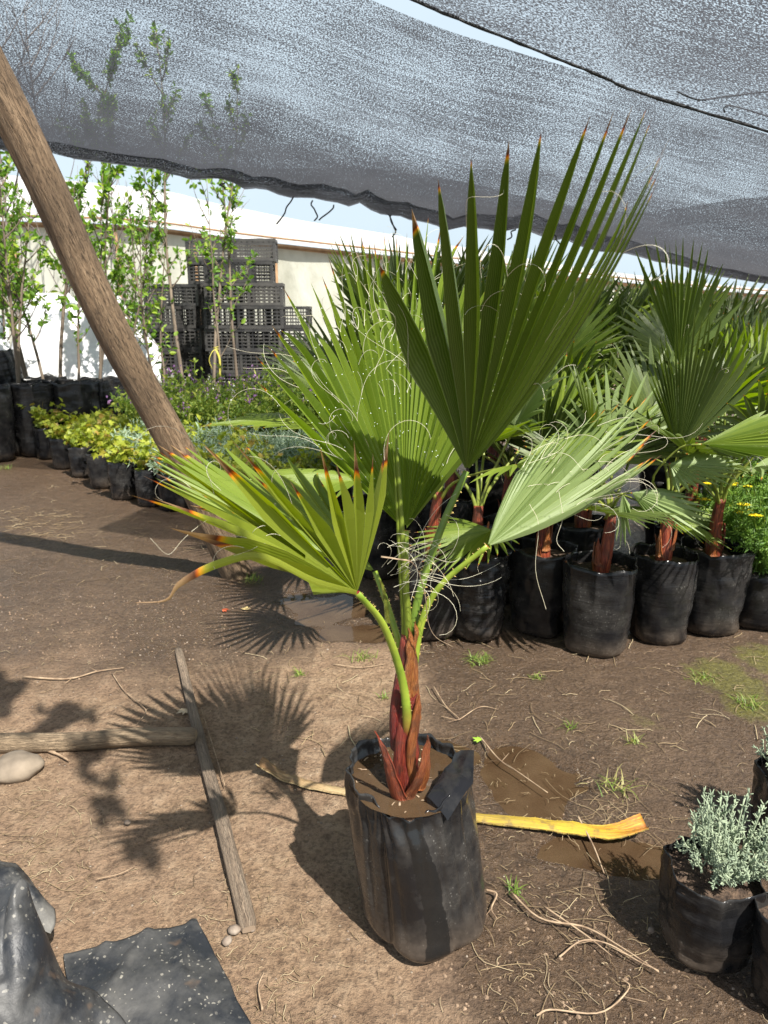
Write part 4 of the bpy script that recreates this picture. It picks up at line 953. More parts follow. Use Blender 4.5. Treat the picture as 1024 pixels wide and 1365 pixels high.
# silver santolina, bottom right
def make_santolina(seed, r=.105, h=.21, H=.17, W=.10, ns=95, topc=(0, 0)):
    rnd = random.Random(seed); root = empty('potted_santolina')
    b, s = bag(r, h, seed, wr=.9, n=90, rowsn=24, soil=.84, bottom=.9, corners=.06); b.build('grow_bag', M['bag'], root); s.build('soil', M['soil'], root)
    tb = MB(); lb = MB(); z0 = h*.82
    for k in range(ns):
        az = rnd.uniform(0, 6.28); q = math.sqrt(rnd.random()); top = Vector((topc[0]+math.cos(az)*q*W, topc[1]+math.sin(az)*q*W, z0+H*rnd.uniform(.4, 1.2)*(1-.45*q*q)))
        pth = catmull([Vector((topc[0]*.4+math.cos(az)*q*.02, topc[1]*.4+math.sin(az)*q*.02, z0)), Vector((topc[0]*.8+math.cos(az)*q*W*.7, topc[1]*.8+math.sin(az)*q*W*.7, z0+H*.32)), top+rdir(rnd)*.008], 16)
        c = (rnd.random(), 1, 0); tube(tb, pth[:10], .0012, 4, cap=False); tube(lb, pth[5:], [.0017]*10+[.0022], 5, c=c)
        for j in range(5, 16):
            for _ in range(3):
                d = (rdir(rnd)+(pth[min(j+1, 15)]-pth[j-1]).normalized()*.8).normalized(); ln = rnd.uniform(.007, .015); e = pth[j]
                tube(lb, [e, e+d*ln*.5, e+d*ln+Vector((0, 0, .002))], [.0014, .0016, .0009], 4, c=(c[0]*.6+rnd.random()*.4, 1, 0))
        if rnd.random() < .6:
            j = rnd.randint(7, 12); e = pth[j]; d = (rdir(rnd, .5)).normalized(); ln = rnd.uniform(.02, .045); p2 = [e+d*ln*x/5+Vector((0, 0, .0012*x*x)) for x in range(6)]
            tube(lb, p2, .0016, 4, c=c)
            for x in p2[1:]:
                for _ in range(3): dd = (rdir(rnd)+d*.7).normalized(); tube(lb, [x, x+dd*rnd.uniform(.006, .012)], [.0015, .0009], 4, c=(rnd.random(), 1, 0))
    tb.build('stems', M['trunk'], root); lb.build('foliage', M['leaf_santo'], root); return root
GN = 'silver santolina plants in black bags at the bottom right'
s1 = make_santolina(501, topc=(.035, .01), H=.19, W=.115, ns=85); s1.location = (.735, 1.385, 0); s1.rotation_euler = (0, 0, 0)
tag(s1, 'bushy silver santolina in a black bag, the whole plant in view at the bottom right', 'potted plant', GN)
s2 = make_santolina(502, r=.11, topc=(.03, .05), ns=60, H=.13, W=.07); s2.location = (.885, 1.235, 0)
tag(s2, 'santolina bag cut by the right bottom corner, mostly dark soil showing', 'potted plant', GN)
s3 = make_santolina(503, topc=(-.01, 0), H=.19, ns=80); s3.location = (1.105, 1.72, 0)
tag(s3, 'santolina at the right edge behind the whole one, only its left sprigs in view', 'potted plant', GN)

# ------------------------------------------------------------------ leaning post, log, lath, stone
pb = P(318, 768, 3.9); pb.z = -.02; ptop = P(-103, -80, 3.05)
mb = MB(); d = ptop-pb; pth = catmull([pb, pb+d*.25+Vector((.012, 0, 0)), pb+d*.5+Vector((-.02, 0, 0)), pb+d*.75+Vector((.01, 0, .0)), ptop], 90)
seg_n = 30; rings = []; up = Vector((0, -1, 0))
t = d.normalized(); a = (up-t*up.dot(t)).normalized(); b = t.cross(a)
for i, p in enumerate(pth):
    ring = []
    for k in range(seg_n):
        an = 2*math.pi*k/seg_n; q = Vector((math.cos(an), math.sin(an), 0)); s = i*.035
        r = .084-.008*i/90+.006*noise.noise(Vector((q.x*1.2, q.y*1.2, s*1.2)))+.004*noise.noise(Vector((q.x*5, q.y*5, s*1.6)))-.004*max(0, noise.noise(Vector((q.x*9, q.y*9, s*1.1+9))))
        for (ks, ka, kr) in ((.62, 4.9, .016), (1.0, 5.3, .012), (1.65, 4.4, .012), (2.3, 5.0, .012)):
            dd = ((s-ks)**2/.0035+((an-ka+3.14) % 6.283-3.14)**2/.06)
            r += kr*math.exp(-dd)-kr*1.1*math.exp(-dd*5)
        ring.append(mb.vert(p+a*math.sin(an)*r+b*math.cos(an)*r))
    rings.append(ring)
for i in range(89):
    for k in range(seg_n):
        k2 = (k+1) % seg_n; mb.face((rings[i][k], rings[i][k2], rings[i+1][k2], rings[i+1][k]), [(k/seg_n, i*.035), ((k+1)/seg_n, i*.035), ((k+1)/seg_n, (i+1)*.035), (k/seg_n, (i+1)*.035)], None, 0, True)
mb.face(rings[0][::-1]); mb.face(rings[-1])
tag(mb.build('leaning_post', M['pole']), 'thick weathered wooden post leaning left, its foot set in the earth', 'post')
def rough_log(p0, p1, r0, r1, name, mat, seed, sides=16, squash=1.0, n=50, sharp=0.0, bend=.01):
    mb = MB(); rn = random.Random(seed); q0, q1 = Vector(p0), Vector(p1); L_ = (q1-q0).length
    pts = [q0.lerp(q1, i/4)+Vector((rn.uniform(-1, 1)*bend, rn.uniform(-1, 1)*bend, 0)) for i in range(5)]; pth = catmull(pts, n); prev = None
    t = (q1-q0).normalized(); up = Vector((0, 0, 1)); a = (up-t*up.dot(t)).normalized(); b = t.cross(a)
    for i, p in enumerate(pth):
        f = i/(n-1); r = r0+(r1-r0)*f; e = min(f, 1-f)*L_; r *= (.72+.28*sstep(0, .02, e)); ring = []
        for k in range(sides):
            an = 2*math.pi*k/sides; rr_ = r*(1+.09*noise.noise(Vector((math.cos(an)*2, math.sin(an)*2, f*L_*5+seed)))+.05*noise.noise(Vector((math.cos(an)*6, math.sin(an)*6, f*L_*12))))
            ca, sa = math.cos(an), math.sin(an)
            if sharp: ca = math.copysign(abs(ca)**sharp, ca); sa = math.copysign(abs(sa)**sharp, sa)
            ring.append(mb.vert(p+a*sa*rr_*squash+b*ca*rr_))
        if prev:
            for k in range(sides):
                k2 = (k+1) % sides; v0, v1 = (i-1)*L_/n, i*L_/n
                mb.face((prev[k], prev[k2], ring[k2], ring[k]), [(k/sides, v0), ((k+1)/sides, v0), ((k+1)/sides, v1), (k/sides, v1)], None, 0, True)
        else: mb.face(ring[::-1])
        prev = ring
    mb.face(prev); return mb.build(name, M[mat])
g0 = G(-90, 1005); g1 = G(265, 990); g0.z = g1.z = .028
tag(rough_log(g0, g1, .034, .029, 'fallen_pole', 'log', 3), 'dry round wooden pole lying on the earth and running out at the left edge', 'wood pole')
g0 = G(238, 868); g1 = G(332, 1245); g0.z = .012; g1.z = .012
tag(rough_log(g0, g1, .016, .0215, 'wooden_lath', 'plank', 9, sharp=.55, squash=.5, n=70, sides=20, bend=.004), 'narrow grey wooden lath lying across the end of the round pole', 'lath')
def stone(name, c, size, seed, mat, rz=0, seg=24):
    mb = MB(); rings = []
    for i in range(seg//2+1):
        th = math.pi*i/(seg//2); ring = []
        for k in range(seg):
            ph = 2*math.pi*k/seg; v = Vector((math.sin(th)*math.cos(ph), math.sin(th)*math.sin(ph), math.cos(th)))
            q = v*(1+.22*noise.noise(v*1.3+Vector((seed, 0, 0)))+.05*noise.noise(v*5))
            ring.append(mb.vert((q.x*size[0], q.y*size[1], q.z*size[2])))
        rings.append(ring)
    for i in range(seg//2):
        for k in range(seg): mb.face((rings[i][k], rings[i+1][k], rings[i+1][(k+1) % seg], rings[i][(k+1) % seg]), None, None, 0, True)
    o = mb.build(name, M[mat]); o.location = c; o.rotation_euler = (0, 0, rz); return o
M['stone'] = m_simple('river_stone', (0.12, 0.095, 0.07), (0.26, 0.21, 0.155), 9, 0.85, 0.4, 0.01)
g = G(22, 1032); tag(stone('stone', (g.x, g.y, .025), (.078, .062, .042), 2, 'stone', .4), 'smooth rounded tan stone just below the fallen pole', 'stone')
# petiole scraps on the ground
def m_scrap(name, cs):
    m = N(name); uv = m.n('ShaderNodeUVMap', uv_map='UVMap'); mp = m.n('ShaderNodeMapping'); mp.inputs['Scale'].default_value = (7, 1.2, 1); m.l(uv.outputs[0], mp.inputs[0])
    a = m.noise(mp.outputs[0], 3, 5, .6, .6); su = m.n('ShaderNodeSeparateXYZ'); m.l(uv.outputs[0], su.inputs[0])
    e = m.math('ADD', a, m.math('MULTIPLY', m.math('SUBTRACT', su.outputs[1], .5), .55))
    b = m.ramp(e, [(0.2, cs[0]), (0.5, cs[1]), (0.8, cs[2])]); v = m.coord('Object'); b = m.mix(m.math('MULTIPLY', m.ramp(m.noise(v, 30, 5, .7), [(.52, 0.), (.62, 1.)]), .6), b, (.16, .10, .055)); m.base(b); m.rough(.55); m.bump(a, .7, .005); m.translucent(b, .1); return m.m
M['scrap_y'] = m_scrap('yellow_stalk', ((.30, .21, .05), (.56, .40, .035), (.50, .17, .03)))
M['scrap_b'] = m_scrap('brown_stalk', ((.50, .38, .2), (.36, .24, .12), (.25, .14, .06)))
def scrap(pts, w0, w1, name, mat, label, fork=0.0, seed=1):
    mb = MB(); rn = random.Random(seed); n = 40; pth = catmull(pts, n); cols = 9; grid = [[], []]
    for layer in (0, 1):
        for i, p in enumerate(pth):
            t = i/(n-1); tg = (pth[min(i+1, n-1)]-pth[max(i-1, 0)]).normalized(); s_ = tg.cross(Vector((0, 0, 1))).normalized(); wd = w0+(w1-w0)*t; row = []
            for k in range(cols):
                s = (k/(cols-1)-.5)*2; z = (1-s*s)*.006-layer*.004+.004*noise.noise(Vector((p.x*20, p.y*20, s)))
                if fork and t > .72: z += fork*(t-.72)*(abs(s)-.2)*.12
                ed = 1.0+(rn.uniform(0, .12) if k in (0, cols-1) else 0)
                q = p+s_*s*wd*ed+Vector((0, 0, z))
                if fork and t > .8: q += tg*(.05*fork*(t-.8)/.2*(noise.noise(Vector((s*4, 3, seed)))*1.6-.2*abs(s)))
                row.append(mb.vert(q))
            grid[layer].append(row)
    for layer in (0, 1):
        for i in range(n-1):
            for k in range(cols-1):
                g_ = grid[layer]; f = (g_[i][k], g_[i][k+1], g_[i+1][k+1], g_[i+1][k]); mb.face(f if layer else f[::-1], [(k/8, i/n), ((k+1)/8, i/n), ((k+1)/8, (i+1)/n), (k/8, (i+1)/n)] if layer else [((k)/8, (i+1)/n), ((k+1)/8, (i+1)/n), ((k+1)/8, i/n), (k/8, i/n)], None, 0, True)
    for i in range(n-1):
        for k in (0, cols-1): mb.face((grid[0][i][k], grid[0][i+1][k], grid[1][i+1][k], grid[1][i][k]))
    for i in (0, n-1):
        for k in range(cols-1): mb.face((grid[0][i][k], grid[0][i][k+1], grid[1][i][k+1], grid[1][i][k]))
    for i in range(2, n-3):    # teeth along both margins
        for k, sd in ((0, -1), (cols-1, 1)):
            if rn.random() < .35: continue
            e = Vector(mb.v[grid[0][i][k]]); tg = (pth[i+1]-pth[i]).normalized(); s_ = tg.cross(Vector((0, 0, 1))).normalized()
            tube(mb, [e, e+s_*sd*.006+tg*rn.uniform(-.003, .003)], [.0016, .0002], 4, cap=False)
    o = mb.build(name, M[mat]); tag(o, label, 'dry leaf stalk'); return o
def Gz(px, py, z=.008): g = G(px, py); return Vector((g.x, g.y, z))
scrap([Gz(625, 1092), Gz(690, 1098), Gz(760, 1106), Gz(815, 1113), Gz(862, 1112, .02)], .017, .030, 'cut_leaf_stalk', 'scrap_y', 'bright yellow cut palm stalk with orange end lying right of the main bag', 1.0, 3)
scrap([Gz(480, 1062), Gz(430, 1052), Gz(385, 1040), Gz(343, 1028, .018)], .013, .019, 'cut_leaf_stalk', 'scrap_b', 'dry brown split palm stalk lying left of the main bag', 1.0, 8)

# ------------------------------------------------------------------ black plastic, bottom left
def m_sheet(name, speck, dust):
    m = N(name); v = m.coord('Object'); n1 = m.noise(v, 6, 6, .65); n2 = m.noise(v, 45, 5, .6)
    b = m.mix(m.math('MULTIPLY', m.ramp(n1, [(.42, 0.), (.7, 1.)]), dust), (.016, .018, .022), (.22, .21, .19))
    wv = m.n('ShaderNodeTexNoise'); wv.inputs['Scale'].default_value = 55; m.l(v, wv.inputs['Vector']); va = m.n('ShaderNodeVectorMath', operation='SCALE'); va.inputs['Scale'].default_value = .016; m.l(wv.outputs['Color'], va.inputs[0]); vb = m.n('ShaderNodeVectorMath', operation='ADD'); m.l(v, vb.inputs[0]); m.l(va.outputs[0], vb.inputs[1])
    vo = m.n('ShaderNodeTexVoronoi'); vo.inputs['Scale'].default_value = 120; m.l(vb.outputs[0], vo.inputs['Vector']); s2 = m.n('ShaderNodeSeparateColor'); m.l(vo.outputs['Color'], s2.inputs[0])
    wd = m.n('ShaderNodeMath', operation='LESS_THAN'); m.l(vo.outputs['Distance'], wd.inputs[0]); m.l(m.math('MULTIPLY', m.math('POWER', s2.outputs[0], 4.0), .46), wd.inputs[1])
    sp = m.math('MULTIPLY', wd.outputs[0], m.ramp(m.math('ADD', n1, m.math('MULTIPLY', n2, .3)), [(.52, 0.), (.72, 1.)]))
    b = m.mix(m.math('MULTIPLY', sp, speck), b, (.46, .43, .36))
    mud = m.ramp(m.noise(v, 9, 3), [(.62, 0.), (.68, 1.)]); b = m.mix(m.math('MULTIPLY', mud, .5), b, (.16, .10, .06))
    m.base(b); m.rough(m.mix(m.math('MULTIPLY', n1, 1.0), .30, .75)); m.bump(m.math('ADD', m.math('MULTIPLY', n1, .6), m.math('MULTIPLY', n2, .25)), .5, .015); return m.m
M['sheet'] = m_sheet('black_sheet_specked', .5, .4); M['sheet2'] = m_sheet('black_sheet_dusty', .35, .42); M['sheet3'] = m_sheet('grey_sheet_dusty', .3, .95)
def cloth(ctrl, nu, nv, name, mat, label, cat, amp=.01, fr=9, seed=0, thick=.0015):
    rows = [catmull(r, nu) for r in ctrl]; cols_ = list(zip(*rows)); mb = MB(); surf = [catmull(c, nv) for c in cols_]; ids = []
    for i in range(nu):
        r = []
        for j in range(nv):
            p = surf[i][j]; q = Vector((p.x*fr, p.y*fr, p.z*fr+seed)); qa = Vector(((p.x+p.z*.5)*fr*1.3, (p.y-p.x*.6)*fr*.35, seed+7)); w_ = (1-min(1, abs(noise.noise(qa))*4.5))*amp*.8+noise.noise(q)*amp-abs(noise.noise(q*.8+Vector((2, 2, 2))))*amp*.9-abs(noise.noise(q*3.1))*amp*.25+noise.noise(q*6)*amp*.08+amp*.3
            p = p+Vector((noise.noise(q*2+Vector((5, 5, 5)))*amp*.6, 0, w_)); r.append(mb.vert(Vector((p.x, p.y, max(p.z, .004)))))
        ids.append(r)
    for i in range(nu-1):
        for j in range(nv-1): mb.face((ids[i][j], ids[i+1][j], ids[i+1][j+1], ids[i][j+1]), None, None, 0, True)
    o = mb.build(name, M[mat]); md = o.modifiers.new('thickness', 'SOLIDIFY'); md.thickness = thick
    tag(o, label, cat); return o
def Gp(px, py, z): g = G(px, py, z); return g
cloth([[Gp(84, 1272, .012), Gp(175, 1248, .02), Gp(264, 1228, .016)], [Gp(95, 1320, .02), Gp(200, 1300, .035), Gp(300, 1300, .02)], [Gp(110, 1372, .02), Gp(220, 1360, .03), Gp(334, 1372, .015)], [Gp(120, 1430, .02), Gp(240, 1430, .02), Gp(370, 1440, .012)]],
      70, 60, 'black_plastic_sheet', 'sheet', 'flat square of black plastic spattered with pale specks on the earth', 'plastic sheet', .012, 7, 1)
cloth([[P(-140, 1130, 1.50), P(-40, 1140, 1.48), P(22, 1160, 1.46), P(62, 1205, 1.42)], [P(-150, 1170, 1.38), P(-40, 1165, 1.38), P(30, 1180, 1.38), P(74, 1226, 1.36)], [P(-150, 1240, 1.30), P(-40, 1240, 1.30), P(30, 1240, 1.32), P(66, 1243, 1.33)]],
      50, 40, 'grey_plastic_scrap', 'sheet3', 'dusty grey plastic scrap folded behind the black heap at the left edge', 'plastic sheet', .016, 9, 4)
cloth([[P(-160, 1200, 1.25), P(-60, 1195, 1.24), P(0, 1190, 1.22), P(18, 1186, 1.21), P(34, 1205, 1.205)],
       [P(-160, 1260, 1.16), P(-60, 1240, 1.15), P(0, 1215, 1.16), P(35, 1205, 1.18), P(62, 1250, 1.20)],
       [P(-160, 1340, 1.08), P(-60, 1320, 1.06), P(10, 1290, 1.08), P(60, 1285, 1.13), P(105, 1310, 1.18)],
       [P(-160, 1440, 1.0), P(-40, 1420, 1.0), P(30, 1390, 1.02), P(95, 1370, 1.08), P(168, 1378, 1.14)],
       [P(-160, 1560, .98), P(-40, 1540, .98), P(60, 1500, 1.0), P(140, 1470, 1.04), P(230, 1460, 1.08)]],
      80, 80, 'black_plastic_heap', 'sheet2', 'crumpled shiny black plastic heap filling the bottom left corner', 'plastic sheet', .034, 7, 9)

# ------------------------------------------------------------------ crates
def make_crate(seed, wd=.56, dp=.36, h=.27):
    mb = MB(); rnd = random.Random(seed)
    def box(x0, y0, z0, x1, y1, z1):
        v = [mb.vert((x, y, z)) for z in (z0, z1) for x, y in ((x0, y0), (x1, y0), (x1, y1), (x0, y1))]
        for f in ((0, 3, 2, 1), (4, 5, 6, 7), (0, 1, 5, 4), (1, 2, 6, 5), (2, 3, 7, 6), (3, 0, 4, 7)): mb.face([v[i] for i in f])
    X, Y = wd/2, dp/2; root = empty('plastic_crate')
    box(-X, -Y, 0, X, Y, .012)
    mb.build('base', M['crate'], root); mb = MB()
    def side(horizontal, sgn):
        W = X if horizontal else Y
        def bb(u0, u1, z0, z1, t0, t1):
            if horizontal: y0, y1 = sorted((sgn*(Y-t0), sgn*(Y-t1))); box(u0, y0, z0, u1, y1, z1)
            else: x0, x1 = sorted((sgn*(X-t0), sgn*(X-t1))); box(x0, u0, z0, x1, u1, z1)
        e = 0 if horizontal else .022
        bb(-W+e, W-e, h-.035, h, -.008, .018); bb(-W+e, W-e, .012, .04, 0, .014)
        for k in range(4): z = .065+k*.042; bb(-W+e, W-e, z, z+.016, .003, .012)
        nb_ = 8 if horizontal else 5
        for k in range(nb_+1):
            u = -W+e+(2*(W-e)-.012)*k/nb_; bb(u, u+.012, .04, h-.035, .001, .015)
    for s in (-1, 1): side(True, s); side(False, s)
    mb.build('slatted_walls', M['crate'], root)
    for sx in (-1, 1):
        for sy in (-1, 1):
            mb = MB()
            x0, x1 = sorted((sx*(X+.003), sx*(X-.03))); y0, y1 = sorted((sy*(Y+.003), sy*(Y-.03))); box(x0, y0, .001, x1, y1, h-.036); mb.build('corner_post', M['crate'], root)
    return root
mc = N('black_crate_plastic'); oi = mc.n('ShaderNodeObjectInfo'); cn = mc.noise(mc.coord('Object'), 5, 5)
cb = mc.ramp(cn, [(.35, (.018, .018, .020)), (.65, (.065, .062, .058))]); cb = mc.mix(mc.ramp(oi.outputs['Random'], [(.45, 0.), (1., .3)]), cb, (.15, .14, .125)); mc.base(cb); mc.rough(.5); mc.bump(cn, .2, .01); M['crate'] = mc.m
cr = make_crate(1); first = True
GC = 'black plastic crates stacked before the greenhouse'
D0 = 10.6
stacks = [(213, 430, 3, 0.0, 'first', 0), (246, 430, 4, 0.35, 'second', 1), (232, 430, 4, .9, 'third', 0), (292, 430, 6, .5, 'fourth', 1), (312, 430, 5, 0.0, 'fifth', 0), (345, 430, 6, .45, 'sixth', 1), (352, 430, 4, 0.0, 'seventh', 0), (385, 430, 3, .3, 'eighth', 0)]
for px, _, nst, dd, nm, big in [(q[0], q[1], q[2]+1, *q[3:]) for q in stacks]:
    D = D0+dd; g = P(px, 500, D); hh = .27; prevz = 0
    sc_ = 1.1 if nst > 3 else 1.0
    for k in range(nst+1):
        o = cr if first else copy_tree(cr); first = False
        jx, jr = R.uniform(-.03, .03), R.uniform(-.08, .08)+(.0 if k % 2 else math.pi)
        o.location = (g.x+jx, g.y+R.uniform(-.02, .02), k*(hh*1.1+.004)); o.rotation_euler = (0, 0, jr); o.scale = (1.1, 1.1, 1.1)
        tag(o, 'black slatted crate, %s from the bottom of the %s stack from the left' % (ORD[k], nm), 'crate', GC)

# ------------------------------------------------------------------ greenhouse, white sheet, dark bag
M['film'] = m_simple('greenhouse_film', (.46, .46, .37), (.72, .72, .62), 1.6, .45, .9, .08, trans=.35, stretch=(1, 1, .5))
M['film_roof'] = m_simple('greenhouse_roof_film', (.62, .62, .59), (.86, .86, .85), 1.3, .4, .9, .08, trans=.3)
gh = empty('greenhouse', (0, 0, 0))
tag(gh, 'long greenhouse of pale plastic film with a brown timber rail behind the crates and palms', 'greenhouse')
ctl = [(-260, 292, 12.0), (0, 296, 12.6), (190, 303, 13.0), (330, 321, 13.4), (520, 342, 14.4), (700, 362, 16.0), (900, 384, 18.0), (1120, 400, 20.5)]
beam = catmull([P(*c) for c in ctl], 60)
mb = MB(); pr = None
for i, p in enumerate(beam):
    row = []
    for j in range(9):
        z = p.z*(j/8); w_ = .05*noise.noise(Vector((p.x*.9, z*1.3, 1))); row.append(mb.vert((p.x, p.y+.06+w_, z)))
    if pr:
        for j in range(8): mb.face((pr[j], row[j], row[j+1], pr[j+1]), None, None, 0, True)
    pr = row
mb.build('wall_film', M['film'], gh)
mb = MB(); pr = None
for i, p in enumerate(beam):
    row = []; rise = 1.25-.95*i/59
    for j in range(10):
        t_ = j/9; w_ = .05*noise.noise(Vector((p.x*1.1, t_*3, 5))); row.append(mb.vert((p.x-.5*t_, p.y-.12+3.2*t_, p.z+.02+rise*math.sin(t_*1.5)+w_*math.sin(t_*3))))
    if pr:
        for j in range(9): mb.face((pr[j], row[j], row[j+1], pr[j+1]), None, None, 0, True)
    pr = row
mb.build('roof_film', M['film_roof'], gh)
mb = MB(); tube(mb, [p+Vector((0, -.03, -.03)) for p in beam], .045, 6, smooth=False); mb.build('timber_rail', M['beam'], gh)
mb = MB(); tube(mb, [p+Vector((0, -.02, .10)) for p in beam], .018, 5, smooth=False); mb.build('roof_batten', M['beam'], gh)
for i in range(3, 58, 6):
    p = beam[i]; mb = MB(); tube(mb, [(p.x, p.y, -.02), (p.x, p.y, p.z-.06)], .04, 7); mb.build('timber_post', M['beam'], gh)
M['white'] = m_simple('white_sheet', (.66, .66, .66), (.82, .82, .83), 2.5, .5, .8, .06)
cloth([[P(25, 425, 10.6), P(70, 392, 10.6), P(120, 398, 10.6), P(165, 405, 10.6), P(200, 440, 10.6)], [P(15, 455, 10.2), P(60, 415, 10.1), P(120, 418, 10.1), P(170, 430, 10.1), P(210, 465, 10.2)],
       [P(10, 500, 9.9), P(60, 480, 9.8), P(120, 480, 9.8), P(175, 490, 9.8), P(215, 500, 9.9)], [P(5, 565, 9.7), P(60, 566, 9.6), P(120, 566, 9.6), P(175, 566, 9.6), P(220, 566, 9.7)]],
      70, 50, 'white_plastic_sheet', 'white', 'white plastic sheet draped over a heap behind the tall tree bags', 'plastic sheet', .12, 1.6, 3, .01)
cloth([[P(-60, 440, 9.4), P(-10, 420, 9.4), P(10, 430, 9.4)], [P(-60, 480, 9.0), P(-10, 470, 9.0), P(14, 480, 9.0)], [P(-60, 560, 8.8), P(-10, 560, 8.8), P(16, 560, 8.8)]], 30, 30, 'white_plastic_sheet', 'white', 'small white sheet bundle at the far left edge behind the black bags', 'plastic sheet', .1, 1.6, 8, .01)
def plain_bag(px, D, r, h, seed, label, z=0, tilt=0):
    root = empty('filled_grow_bag', (P(px, 500, D).x, D, z)); b, s = bag(r, h, seed, wr=1.8); b.build('grow_bag', M['bag_wrinkled'], root); s.build('soil', M['soil'], root)
    root.rotation_euler = (0, rad(tilt), 0); tag(root, label, 'black bag', 'black bags without plants on the left')
plain_bag(-6, 7.6, .22, .60, 71, 'filled black bag with no plant at the far left edge')
plain_bag(10, 7.75, .19, .42, 72, 'black bag leaning on top of the bags at the far left', .60, -14)
plain_bag(38, 7.5, .21, .72, 73, 'plump creased black bag at the head of the maple row')

# ------------------------------------------------------------------ shade net
def m_net(name, dens=.5, dark=.05, su=1.0):
    m = N(name); uv = m.n('ShaderNodeUVMap', uv_map='UVMap'); mp = m.n('ShaderNodeMapping'); mp.inputs['Scale'].default_value = (85*su, 130*su, 1); m.l(uv.outputs[0], mp.inputs[0])
    a = m.noise(mp.outputs[0], 1.0, 3, .7, .3)
    m2 = m.n('ShaderNodeMapping'); m2.inputs['Scale'].default_value = (1.2, 34, 1); m.l(uv.outputs[0], m2.inputs[0]); st_ = m.noise(m2.outputs[0], 1.0, 4, .7)
    m3 = m.n('ShaderNodeMapping'); m3.inputs['Scale'].default_value = (1.0, 1.6, 1); m.l(uv.outputs[0], m3.inputs[0]); bg_ = m.noise(m3.outputs[0], 1.4, 3)
    at = m.n('ShaderNodeAttribute', attribute_name='Col'); sp = m.n('ShaderNodeSeparateColor'); m.l(at.outputs['Color'], sp.inputs[0])
    s = m.math('ADD', a, m.math('ADD', m.math('MULTIPLY', m.math('SUBTRACT', st_, .5), .20), m.math('MULTIPLY', m.math('SUBTRACT', bg_, .5), .16)))
    s = m.math('SUBTRACT', s, m.math('MULTIPLY', sp.outputs[2], .16))
    m5 = m.n('ShaderNodeMapping'); m5.inputs['Scale'].default_value = (.35, 9, 1); m.l(uv.outputs[0], m5.inputs[0]); ln = m.ramp(m.noise(m5.outputs[0], 1.0, 5, .8), [(.66, 0.), (.69, 1.)])
    s = m.math('ADD', s, m.math('MULTIPLY', ln, .07))
    hole = m.ramp(s, [(dens-.015, 0.), (dens+.04, 1.)])
    m.base((dark, dark*1.02, dark*1.1)); m.rough(.6)
    tr = m.n('ShaderNodeBsdfTranslucent'); tr.inputs['Color'].default_value = (.10, .105, .12, 1)
    x1 = m.n('ShaderNodeMixShader'); x1.inputs[0].default_value = .5; m.l(m.p.outputs[0], x1.inputs[1]); m.l(tr.outputs[0], x1.inputs[2])
    tp = m.n('ShaderNodeBsdfTransparent'); x2 = m.n('ShaderNodeMixShader'); m.l(hole, x2.inputs[0]); m.l(x1.outputs[0], x2.inputs[1]); m.l(tp.outputs[0], x2.inputs[2]); m.l(x2.outputs[0], m.out.inputs['Surface'])
    return m.m
M['net'] = m_net('shade_cloth', .532); M['net_near'] = m_net('shade_cloth_near', .532, .05, 1.0)
M['rope'] = m_simple('black_rope', (.012, .012, .012), (.03, .03, .03), 40, .7, .3, .003)
def net(c0, c1, name, mat, label, nu=90, nv=50, sag=.25, sheet=0, hem=True, hemd=(0, 1)):
    e0 = catmull([P(*c) for c in c0], nu); e1 = catmull([P(*c) for c in c1], nu); mb = MB(); ids = []; acc = 0
    if hem:
        for i, p in enumerate(e1): p.z += .05*noise.noise(Vector((i*.33, 3, 1)))+.03*noise.noise(Vector((i*.9, 7, 1)))
    for i in range(nu):
        if i: acc += ((e0[i]-e0[i-1]).length+(e1[i]-e1[i-1]).length)/2
        row = []; W = (e1[i]-e0[i]).length
        for j in range(nv):
            v = j/(nv-1); p = e0[i].lerp(e1[i], v); p.z -= sag*math.sin(math.pi*v)**1.0*(.7+.3*math.sin(i*.09+1))
            p.z += .05*noise.noise(Vector((p.x*.9, p.y*.9, sheet)))*math.sin(math.pi*v)+.02*noise.noise(Vector((p.x*3.2, p.y*3.2, sheet)))*math.sin(math.pi*v)**.5
            row.append((mb.vert(p), acc, v*W))
        ids.append(row)
    for i in range(nu-1):
        for j in range(nv-1):
            q = (ids[i][j], ids[i+1][j], ids[i+1][j+1], ids[i][j+1]); v = j/nv
            mb.face([x[0] for x in q], [(x[1], x[2]) for x in q], (.5, 1, (.62*sstep(.30, .92, v)-.28*(1-i/nu)**1.2*sstep(.9, .3, v)) if hem else -.05), 0, True)
    o = mb.build(name, M[mat]); tag(o, label, 'shade net', 'sheets of dark shade net'); return o, e0, e1
# far sheet: from the seam down to the ragged hem
o, e0, e1 = net([(-420, -400, 4.6), (-100, -260, 4.6), (150, -150, 4.5), (330, -75, 4.4), (495, 0, 4.4), (592, 39, 4.4), (694, 71, 4.4), (792, 100, 4.4), (900, 140, 4.4), (1040, 184, 4.4), (1300, 270, 4.4)],
    [(-420, 120, 6.6), (-100, 180, 6.6), (78, 206, 6.6), (220, 230, 6.6), (350, 253, 6.6), (487, 279, 6.6), (600, 303, 6.6), (700, 310, 6.7), (840, 342, 6.9), (1030, 380, 7.2), (1300, 420, 7.5)],
    'shade_net', 'net', 'large sheet of dark shade net sagging over the palms down to a ragged hem', sag=.10, sheet=1)
